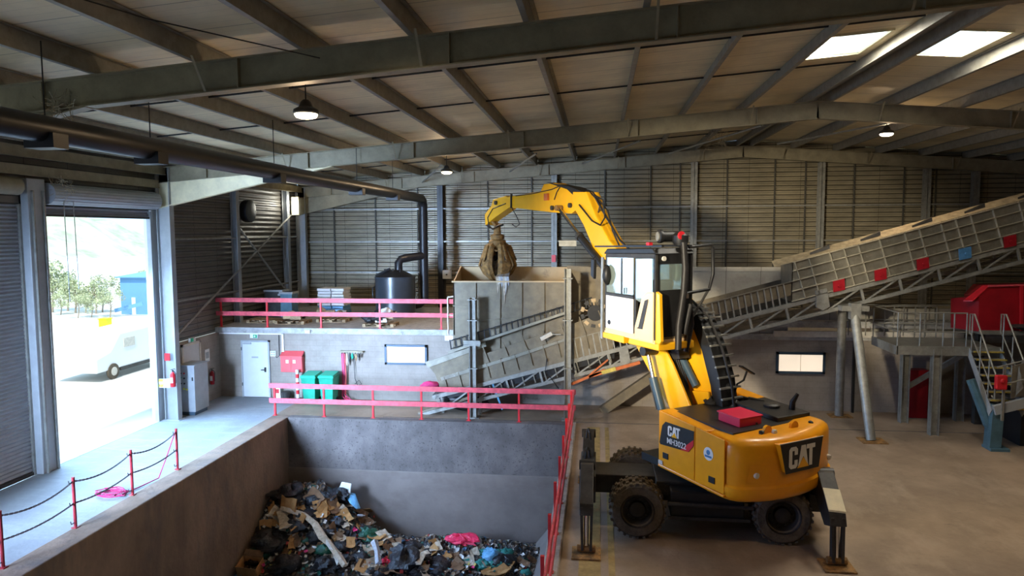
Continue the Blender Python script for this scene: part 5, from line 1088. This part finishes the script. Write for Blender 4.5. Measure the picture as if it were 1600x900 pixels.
for off in (.02, .62):
    cl = MB().tube([B(1062, 552, off), B(1088, 604, off)], .085, 14).build('boom_cylinder', 'navy' if off < .1 else 'dark_steel', ex, smooth=50)
    MB().tube([B(1040, 500, off), B(1062, 552, off)], .045, 10).build('rod', 'chrome', cl, smooth=50)
for k in range(5): MB().tube([B(a, b_, -.25+.05*k) for a, b_ in ((1040+3*k, 532), (1050+3*k, 560), (1066+2*k, 600), (1080+1*k, 640), (1084, 655))], .022, 6).build('riser_hose', 'hose', ex, smooth=50)
# --- cab
CR0, CR1 = -1.25, -.22
cb_ = wprism([(.38, 3.82), (2.16, 3.86), (2.16, 3.98), (.38, 3.96)], CR0, CR1).build('cab_base', 'cab_beige', ex, bevel=.01)
cab = ex
wprism([(.30, 3.68), (1.35, 3.70), (1.30, 3.86), (.30, 3.84)], CR0+.05, CR1).build('cab_mount', 'yellow_boom', ex, bevel=.02)
wprism([(1.4, 3.70), (2.2, 3.74), (2.2, 3.86), (1.4, 3.86)], CR0-.02, CR0+.25).build('cab_step', 'yellow_boom', ex, bevel=.01)
# pillars / frame
mb = MB()
for a, b_ in (((2.16, 3.9), (2.12, 5.62)), ((1.06, 3.9), (1.06, 5.66)), ((.42, 3.9), (.42, 5.7))):
    for r_ in (CR0, CR1-.07): mb.prism([W(r_, a[0]-.05, a[1]), W(r_, a[0], a[1]), W(r_, b_[0], b_[1]), W(r_, b_[0]-.05, b_[1])], rg_*.07)
wprism([(.38, 5.62), (2.14, 5.60), (2.10, 5.70), (.40, 5.72)], CR0, CR1, mb)
mb.build('cab_frame', 'dark_steel', ex, bevel=.008)
wprism([(.34, 5.72), (2.18, 5.68), (2.05, 5.80), (.45, 5.84)], CR0-.02, CR1+.02).build('cab_roof', 'black', ex, bevel=.02)
dr = wprism([(1.10, 3.95), (2.09, 3.98), (2.09, 4.74), (1.10, 4.72)], CR0-.015, CR0+.03).build('cab_door', 'cab_white', ex, bevel=.015)
MB().lathe(W(CR0-.016, 1.95, 4.12), -rg_, [(.055, 0), (.05, .01), (.02, .012)], 16).build('door_lock', 'black', dr)
wprism([(1.08, 4.72), (2.10, 4.74), (2.10, 4.80), (1.08, 4.78)], CR0-.02, CR0+.04).build('door_sill', 'dark_steel', dr)
wprism([(1.10, 4.80), (2.08, 4.81), (2.06, 5.60), (1.10, 5.62)], CR0+.0, CR0+.015).build('door_window', 'glass', dr)
wprism([(1.50, 4.80), (1.53, 4.80), (1.53, 5.60), (1.50, 5.60)], CR0-.012, CR0+.02).build('window_bar', 'black', dr)
MB().bar(W(CR0-.03, 1.38, 4.82), W(CR0-.03, 1.38, 4.95), .02, .02).build('door_handle', 'black', dr)
wprism([(.45, 4.55), (1.02, 4.72), (1.02, 5.60), (.47, 5.62)], CR0, CR0+.015).build('side_window', 'glass', ex)
gp = wprism([(.40, 3.84), (1.02, 3.86), (1.02, 4.10), (.78, 4.80), (.62, 4.90), (.40, 4.92)], CR0-.03, CR0+.05).build('guard_panel', 'cab_beige', ex, bevel=.02)
wprism([(.92, 4.10), (.86, 4.14), (.66, 4.72), (.56, 4.76), (.56, 4.70), (.74, 4.10)], CR0-.045, CR0-.03).build('grab_slot', 'dark_steel', gp)
wprism([(.40, 3.84), (.24, 3.84), (.20, 3.9), (.26, 4.88), (.40, 4.94)], CR0+.02, CR0+.10).build('rear_guard', 'yellow_boom', ex, bevel=.01)
# rear face
def rprism(pts, f0, f1, mb=None): return (mb or MB()).prism([W(r_, f0, z) for r_, z in pts], fw_*(f1-f0))
mb = MB(); rprism([(CR0, 3.9), (CR1, 3.9), (CR1, 4.95), (CR0, 4.95)], .38, .42, mb); rprism([(CR0, 4.95), (CR0+.13, 4.95), (CR0+.13, 5.7), (CR0, 5.7)], .38, .42, mb); rprism([(CR1-.13, 4.95), (CR1, 4.95), (CR1, 5.7), (CR1-.13, 5.7)], .38, .42, mb); rprism([(CR0, 5.5), (CR1, 5.5), (CR1, 5.72), (CR0, 5.72)], .38, .42, mb)
mb.build('rear_wall', 'black', ex)
rprism([(CR0+.13, 4.95), (CR1-.13, 4.95), (CR1-.13, 5.5), (CR0+.13, 5.5)], .39, .40).build('rear_window', 'glass', ex)
rprism([(CR0+.05, 3.9), (CR1-.05, 3.9), (CR1-.05, 4.7), (CR0+.05, 4.7)], 2.12, 2.15).build('front_lower', 'black', ex)
rprism([(CR0+.05, 4.7), (CR1-.05, 4.7), (CR1-.05, 5.6), (CR0+.05, 5.6)], 2.12, 2.13).build('windscreen', 'glass', ex)
wprism([(.45, 4.7), (2.1, 4.7), (2.1, 5.6), (.45, 5.6)], CR1-.03, CR1-.015).build('right_window', 'glass', ex)
wprism([(.42, 3.9), (2.12, 3.9), (2.12, 4.7), (.42, 4.7)], CR1-.04, CR1).build('right_panel', 'black', ex)
st_ = wprism([(.8, 4.2), (1.35, 4.2), (1.35, 4.4), (.95, 4.42), (.80, 5.15), (.66, 5.15)], -1.0, -.5).build('seat', 'black', ex, bevel=.04)
MB().tube([W(-.75, 1.8, 4.0), W(-.75, 1.7, 4.6)], .04, 8).lathe(W(-.75, 1.68, 4.62), nrm(V(*(Z*.8-fw_*.5))), [(.17, 0), (.17, .03)], 18).build('steering_wheel', 'black', ex)
# top gear
wprism([(.3, 5.86), (2.7, 5.82), (2.7, 5.86), (.3, 5.90)], CR0+.1, CR0+.16).build('roof_bar', 'black', ex)
wprism([(.3, 5.86), (2.7, 5.82), (2.7, 5.86), (.3, 5.90)], CR1-.16, CR1-.10).build('roof_bar', 'black', ex)
p = W(-.75, .9, 6.08); MB().lathe(p, nrm(-rg_*.6+fw_*.2), [(.06, 0), (.15, -.02), (.15, -.08), (.12, -.12), (.12, -.5), (.08, -.52)], 20).build('work_light', 'black', ex, smooth=40)
MB().lathe(W(-.75, .9, 6.08)+nrm(-rg_*.6+fw_*.2)*.005, nrm(-rg_*.6+fw_*.2), [(.10, -.02), (.10, .01), (.03, .02)], 16).build('light_ring', 'galv', ex)
MB().lathe(W(-.42, .55, 5.88), Z, [(.14, 0), (.17, .1), (.17, .22), (.10, .30)], 18).build('air_cleaner', 'black', ex, smooth=40); MB().lathe(W(-.50, .45, 6.10), -fw_, [(.09, 0), (.09, .04)], 12).build('red_marker', 'red', ex)
wbox(-.95, -.85, .95, 1.05, 5.86, 5.95).build('beacon', 'red', ex)
MB().tube([W(-.5, .36, 5.95), W(-.5, .30, 5.4), W(-.55, .28, 4.9), W(-.75, .2, 4.2), W(-.8, .15, 3.7)], .07, 10).build('intake_hose', 'hose', ex, smooth=50)
MB().tube([W(-.6, .2, 4.0), W(-.4, .25, 4.6), W(-.3, .3, 4.2), W(-.4, .35, 3.6)], .06, 8).build('cab_hose', 'hose', ex, smooth=50)
MB().lathe(W(-1.05, .36, 5.62), -fw_, [(.05, 0), (.05, .04)], 12).build('rear_lamp', 'offwhite', ex)
# guard frame right of cab
MB().tube([W(-.35, .36, 5.85), W(.28, .36, 5.90), W(.34, .36, 5.82), W(.36, .36, 5.25), W(.25, .36, 4.92), W(-.40, .36, 4.86)], .036, 8).build('guard_frame', 'black', ex, smooth=50)
MB().tube([W(-.45, .36, 5.80), W(-.48, .36, 4.88)], .022, 8).tube([W(.22, .36, 4.9), W(-.2, .36, 4.35)], .028, 8).build('guard_strut', 'dark_steel', ex)
MB().box(tuple(W(-.52, .33, 4.76)), tuple(W(-.52, .33, 4.76)+V(.12, .03, .10))).build('plate', 'offwhite', ex)
# front mirrors
for px0, py0, off, sc in ((925, 418, -1.2, 1), ):
    q = B(926, 418, -1.15); MB().prism([q-fw_*.06+Z*.2, q+fw_*.08+Z*.22, q+fw_*.1-Z*.2, q-fw_*.04-Z*.28], rg_*.08).build('side_mirror', 'black', ex, bevel=.02); MB().tube([q+Z*.2, q+Z*.3-fw_*.15, W(CR0, 2.12, 5.3)], .018, 6).build('mirror_arm', 'black', ex)
q = W(CR0-.05, 2.0, 5.2); MB().blob(q, (.10, .12, .22), 91, .1).build('convex_mirror', 'black', ex, smooth=60)
wprism([(2.18, 3.7), (2.26, 3.72), (2.24, 5.6), (2.17, 5.6)], CR0-.04, CR0).build('front_rail', 'galv', ex)

# ================================================================ COBWEBS on steel
for k, (px0, py0, yy, lab) in enumerate(((92, 165, 10.85, 'dusty cobweb clump on the near roof frame at the left'), (1118, 215, 27.0, 'bright cobweb tangled on a roof brace'), (95, 292, None, 'dusty bird nest over the doorway pier'))):
    p = atY(px0, py0, yy) if yy else atX(px0, py0, -14.05); rnd = random.Random(30+k); mb = MB()
    for q in range(60):
        a = p+V(*[rnd.gauss(0, .10 if k == 0 else .16) for _ in range(3)]); b_ = a+V(*[rnd.gauss(0, .16) for _ in range(3)]); mb.tube([a, (a+b_)/2+V(0, 0, rnd.gauss(0, .03)), b_], .006, 3)
    mb.build('cobweb' if k < 2 else 'bird_nest', 'cobweb', None, lab, 'cobweb' if k < 2 else 'nest')
MB().tube([(-6.7, 5.5, roofz(-6.7)-.0), (-5.6, 8.5, roofz(-5.6)-.12), (-4.3, 10.8, roofz(-4.3)-.2)], .010, 5).build('roof_cable', 'black', None, 'thin black cable sagging across the near roof bay', 'cable')

# ================================================================ WASTE HEAP
def bump(x, y_, cx, cy, sx, sy, h_): return h_*math.exp(-((x-cx)/sx)**2-((y_-cy)/sy)**2)
def hz_(x, y_):
    z = bump(x, y_, -9.3, 21.6, 1.7, 1.8, 1.75)+bump(x, y_, -10.3, 20.6, .8, 1.0, .35)+bump(x, y_, -8.0, 20.2, 2.0, 1.6, .45)+bump(x, y_, -4.4, 21.0, 1.4, .85, .50)+bump(x, y_, -2.6, 21.0, .9, .8, .28)+bump(x, y_, -6.2, 20.3, 1.2, .8, .3)
    edge = 1/(1+math.exp(-(21.9-y_)*5)) if x > -7.4 else 1
    z = z*edge+.16*edge*(1 if y_ < 21.6 else .3)+.07*math.sin(x*7.1+y_*3.3)*min(1, z)+.06*math.sin(x*3.7-y_*8.1)*min(1, z)+.05*math.sin(x*13+y_*11)*min(1, z)
    return PZ+max(-.05, z)
nx, ny = 150, 110; x0_, x1_, y0_, y1_ = PL+.01, PR-.4, 14.0, PF-.06
vs = [(x0_+(x1_-x0_)*i/nx, y0_+(y1_-y0_)*j/ny) for j in range(ny+1) for i in range(nx+1)]
rnd = random.Random(8)
vs = [(a, b_, hz_(a, b_)+rnd.uniform(-.05, .05)*(1 if hz_(a, b_) > PZ+.1 else 0)) for a, b_ in vs]
fs = [(j*(nx+1)+i, j*(nx+1)+i+1, (j+1)*(nx+1)+i+1, (j+1)*(nx+1)+i) for j in range(ny) for i in range(nx)]
hp_ = MB().add(vs, fs).build('waste_heap', 'heap', None, 'mixed loose rubbish heaped in the corner of the concrete pit', 'rubbish heap', kind='stuff')
def heapn(x, y_): e = .05; return nrm(V(-(hz_(x+e, y_)-hz_(x-e, y_))/(2*e), -(hz_(x, y_+e)-hz_(x, y_-e))/(2*e), 1))
def frame_at(x, y_, spin, tilt=.3, rnd=random):
    n = nrm(heapn(x, y_)+V(rnd.uniform(-tilt, tilt), rnd.uniform(-tilt, tilt)-.15, 0)); a = nrm(np.cross(n, V(math.cos(spin), math.sin(spin), .01))); return a, np.cross(n, a), n
def onheap(px, py):
    d = ray(px, py); t_ = 15.0
    while t_ < 26:
        q = C0+d*t_
        if q[1] > PF-.15 or q[2] < hz_(q[0], q[1]): break
        t_ += .03
    q = C0+d*t_; q[1] = min(q[1], PF-.25); q[2] = hz_(q[0], q[1]); q[0] = min(max(q[0], PL+.12), PR-.5); return q
rnd = random.Random(21)
def sheet(q, w_, l_, seed, crease=.10, th=.02, spin=None):
    rr = random.Random(seed); a, b_, n = frame_at(q[0], q[1], spin if spin is not None else rr.uniform(0, 6.28), .35, rr)
    c = q+n*.07; N1 = 3; g = [[None]*(N1+1) for _ in range(N1+1)]
    cr = rr.uniform(-1, 1)
    for i in range(N1+1):
        for j in range(N1+1):
            u, v_ = i/N1-.5, j/N1-.5
            g[i][j] = c+a*u*w_*(1+rr.uniform(-.12, .12))+b_*v_*l_*(1+rr.uniform(-.12, .12))+n*(crease*(abs(u+cr*.3)*1.4+rr.uniform(-.2, .2)))
    vs = [g[i][j] for i in range(N1+1) for j in range(N1+1)]; k = len(vs); vs += [v_-n*th for v_ in vs]; fs = []
    for i in range(N1):
        for j in range(N1):
            p = i*(N1+1)+j; f = (p, p+N1+1, p+N1+2, p+1); fs.append(f); fs.append(tuple(k+z for z in reversed(f)))
    edge = [i*(N1+1) for i in range(N1+1)]+[N1*(N1+1)+j for j in range(1, N1+1)]+[i*(N1+1)+N1 for i in range(N1-1, -1, -1)]+[j for j in range(N1-1, 0, -1)]
    for i in range(len(edge)): p, q_ = edge[i], edge[(i+1) % len(edge)]; fs.append((p, q_, q_+k, p+k))
    return MB().add(vs, fs)
def scatter(n, boxes, fn, rnd):
    for k in range(n):
        x0, y0, x1, y1 = boxes[k % len(boxes)]; fn(onheap(rnd.uniform(x0, x1), rnd.uniform(y0, y1)), k)
BL = [(385, 770, 600, 900), (400, 790, 580, 900), (560, 850, 690, 900), (640, 865, 830, 900)]
# named pieces
def bag(q, s_, k, mt, label, group=None, name='rubbish_bag'):
    q = np.array(q)+V(0, 0, s_*.12); q[0] = max(q[0], PL+s_*1.05); q[1] = min(q[1], PF-.1-s_*.9)
    MB().blob(q, (s_, s_*.85, s_*.55), 400+k, .30, 16, 10).build(name, mt, None, label, 'rubbish bag', group, smooth=75)
bag(onheap(455, 775), .48, 1, 'bag_black', 'black rubbish bag at the very top of the heap by the pit corner')
bag(onheap(480, 780), .36, 2, 'bag_black', 'dark blue-black rubbish bag just right of the heap top')
bag(onheap(527, 778), .42, 3, 'bag_black', 'black rubbish bag on the right shoulder of the heap top')
bag(onheap(390, 850), .62, 4, 'bag_black', 'large black rubbish bag against the left pit wall')
bag(onheap(420, 855), .50, 5, 'bag_black', 'large black rubbish bag right of the green bag')
bag(onheap(408, 866), .34, 6, 'bag_green', 'dark green rubbish bag between two black bags at the left')
bag(onheap(450, 885), .46, 7, 'bag_black', 'black rubbish bag at the bottom edge below the heap middle')
bag(onheap(510, 885), .38, 8, 'bag_black', 'dark rubbish bag at the bottom edge beside the long rag')
bag(onheap(632, 880), .60, 9, 'bag_black', 'big black rubbish bag lying on the low ground between the heaps')
bag(onheap(770, 872), .34, 10, 'bag_blue', 'pale blue bag on the right hand heap', name='blue_bag')
bag(onheap(620, 860), .16, 11, 'bag_blue', 'small bright blue bag between the two heaps', name='blue_bag')
bag(onheap(785, 880), .36, 12, 'bag_black', 'dark rubbish bag right of the pale blue bag')
bag(onheap(740, 848), .28, 13, 'bag_pale', 'grey translucent bag beside the pink film')
MB().blob(onheap(718, 845)+V(0, 0, .05), (.52, .28, .13), 501, .5, 18, 8).build('pink_film', 'film_pink', None, 'bright pink crumpled plastic film on the right hand heap', 'plastic film')
bag(onheap(605, 880), .2, 14, 'film_pink', 'small pink bag among scraps left of the big black bag', name='pink_bag')
for k, (a, b_, s_, lab) in enumerate(((455, 800, .85, 'largest cardboard sheet across the upper left of the heap'), (440, 787, .6, 'creased cardboard flap below the topmost bag'), (465, 820, .6, 'cardboard sheet folded down in the heap middle'), (495, 782, .6, 'cardboard piece right of the topmost bags'), (500, 800, .55, 'torn cardboard below the right shoulder bag'), (518, 792, .5, 'crumpled cardboard right of the torn piece'), (567, 800, .55, 'cardboard box flap on the right slope'), (572, 818, .45, 'folded cardboard at the right foot of the tall heap'), (540, 812, .5, 'brown cardboard strip on the right slope'), (466, 848, .35, 'small orange-brown card in the heap centre'), (780, 897, .9, 'flat cardboard at the bottom edge under the right heap'), (613, 897, .4, 'upright cardboard scrap at the bottom edge'), (588, 845, .5, 'pinkish cardboard standing at the foot of the tall heap'))):
    sheet(onheap(a, b_), s_, s_*.75, 600+k, .16).build('cardboard_sheet', 'cardboard' if k % 2 == 0 else 'cardboard_b', None, lab, 'cardboard')
# open cardboard box at left and bottom left
for k, (a, b_, s_, lab) in enumerate(((396, 815, .5, 'open cardboard box high against the left pit wall'), (380, 893, .62, 'tall cardboard box at the bottom left of the heap'))):
    q = onheap(a, b_); q[0] = max(q[0], PL+.42); aa, bb_, n = frame_at(q[0], q[1], .5+k, .1); t = thing('cardboard_box', tuple(q), lab, 'box'); c = q+Z*.1
    def P_(u, v_, w__): return c+aa*u*s_+bb_*v_*s_*.7+n*w__*s_
    mb = MB()
    for f in (((-.5, -.5), (.5, -.5)), ((.5, -.5), (.5, .5)), ((.5, .5), (-.5, .5)), ((-.5, .5), (-.5, -.5))):
        mb.prism([P_(*f[0], -.3), P_(*f[1], -.3), P_(*f[1], .4), P_(*f[0], .4)], n*.0+np.cross(P_(*f[1], 0)-P_(*f[0], 0), n)*.03)
    mb.prism([P_(-.5, -.5, -.3), P_(.5, -.5, -.3), P_(.5, .5, -.3), P_(-.5, .5, -.3)], n*.02).build('body', 'cardboard', t)
    MB().prism([P_(-.5, -.5, .4), P_(.5, -.5, .4), P_(.45, -.85, .55), P_(-.45, -.85, .55)], n*.015).build('flap', 'cardboard_b', t)
    MB().prism([P_(-.5, .5, .4), P_(.5, .5, .4), P_(.45, .8, .62), P_(-.45, .8, .62)], n*.015).build('flap', 'cardboard_b', t)
# long pale rag draped down the heap
def strip(pxs, w_, mt, name, label, cat, lift=.34, seed=1):
    rr = random.Random(seed); pts_ = [onheap(a, b_)+Z*lift for a, b_ in pxs]; L_, R_ = [], []
    for i, p in enumerate(pts_):
        t_ = nrm(pts_[min(i+1, len(pts_)-1)]-pts_[max(0, i-1)]); s_ = nrm(np.cross(t_, Z))*w_/2*rr.uniform(.7, 1.25); L_.append(p-s_+Z*rr.uniform(-.03, .04)); R_.append(p+s_+Z*rr.uniform(-.03, .04))
    rings = [[l, (l+r_)/2+Z*.07, r_, (l+r_)/2-Z*.02] for l, r_ in zip(L_, R_)]
    MB().loft(rings).build(name, mt, None, label, cat, smooth=60)
strip([(440, 812), (455, 815), (475, 822), (492, 838), (505, 858), (518, 872), (530, 890), (540, 905)], .25, 'cloth', 'long_rag', 'long pale dirty rag draped diagonally down the heap', 'rag', seed=3)
strip([(442, 815), (446, 830), (452, 842)], .45, 'cloth', 'crumpled_cloth', 'crumpled cream cloth at the top end of the long rag', 'cloth', seed=4)
strip([(500, 850), (512, 868), (522, 884), (530, 900)], .12, 'paper', 'thin_strip', 'thin pale strip beside the lower part of the long rag', 'strip', seed=5)
strip([(585, 865), (590, 880), (592, 900)], .2, 'bag_pale', 'white_film', 'narrow white plastic film at the foot of the tall heap', 'plastic film', seed=6)
strip([(560, 812), (553, 800), (548, 790)], .25, 'bag_blue', 'blue_sleeve', 'bluish plastic sleeve on the right slope of the tall heap', 'plastic film', seed=8)
strip([(400, 800), (410, 785), (425, 772)], .14, 'cloth', 'straw_bundle', 'bundle of pale straw by the left pit wall', 'straw', seed=9)
strip([(650, 900), (660, 885), (668, 880)], .3, 'cloth', 'torn_sack', 'torn beige sack between the two heaps', 'sack', seed=10)
q = onheap(535, 782); MB().prism([q+V(-.1, -.1, .05), q+V(.28, -.1, .05), q+V(.33, -.05, .55), q+V(.0, -.05, .60), q+V(-.12, -.08, .3)], (0, .05, 0)).build('white_container', 'bag_blue' if False else 'white', None, 'white plastic container sticking up at the right of the heap top', 'container', bevel=.03)
# repeats nobody can tell apart
scatter(70, BL, lambda q, k: MB().blob(V(max(q[0], PL+.36), q[1], q[2]+.03), (lambda s_: (s_, s_*.8, s_*.5))(rnd.uniform(.14, .34)), 700+k, .35, 11, 7).build('small_bag', ['bag_black', 'bag_black', 'bag_black', 'heap', 'bag_black', 'bag_green', 'bag_black', 'bag_teal'][k % 8], None, 'small crumpled dark bag in the rubbish heap', 'rubbish bag', 'small dark bags in the heap', smooth=75), rnd)
scatter(80, BL, lambda q, k: sheet(q+Z*.03, rnd.uniform(.2, .5), rnd.uniform(.15, .38), 800+k, .07, .012).build('cardboard_scrap', ['cardboard', 'cardboard_b', 'cloth'][k % 3], None, 'torn brown cardboard scrap in the rubbish heap', 'cardboard', 'cardboard scraps in the heap'), rnd)
scatter(110, BL, lambda q, k: sheet(q+Z*.02, rnd.uniform(.05, .16), rnd.uniform(.05, .13), 1000+k, .05, .01).build('paper_scrap', ['paper', 'paper', 'offwhite', 'white'][k % 4], None, 'small pale paper scrap in the rubbish heap', 'paper', 'paper scraps in the heap'), rnd)
scatter(60, BL, lambda q, k: sheet(q+Z*.03, rnd.uniform(.05, .14), rnd.uniform(.05, .12), 1200+k, .05, .012).build('coloured_wrapper', ['litter_red', 'litter_yellow', 'litter_blue', 'bag_teal', 'bag_teal', 'pink'][k % 6], None, 'small coloured plastic wrapper in the rubbish heap', 'wrapper', 'coloured wrappers in the heap'), rnd)
def bottle(q, k):
    a = rnd.uniform(0, 3.1); d = V(math.cos(a), math.sin(a), rnd.uniform(-.2, .3)); MB().lathe(q+Z*.06, nrm(d), [(.03, 0), (.042, .02), (.042, .16), (.016, .21), (.016, .25)], 10).build('plastic_bottle', ['bag_pale', 'white', 'litter_blue', 'bag_green'][k % 4], None, 'discarded plastic bottle in the rubbish heap', 'bottle', 'plastic bottles in the heap', smooth=50)
scatter(26, BL, bottle, rnd)
def stickw(q, k):
    a = rnd.uniform(0, 3.1); d = V(math.cos(a), math.sin(a), rnd.uniform(.0, .4))*rnd.uniform(.2, .5); MB().bar(q+Z*.05-d/2, q+Z*.08+d/2, .03, .02).build('wood_stick', 'wood' if k % 2 else 'cloth', None, 'broken stick poking from the rubbish heap', 'stick', 'sticks in the heap')
scatter(24, BL, stickw, rnd)
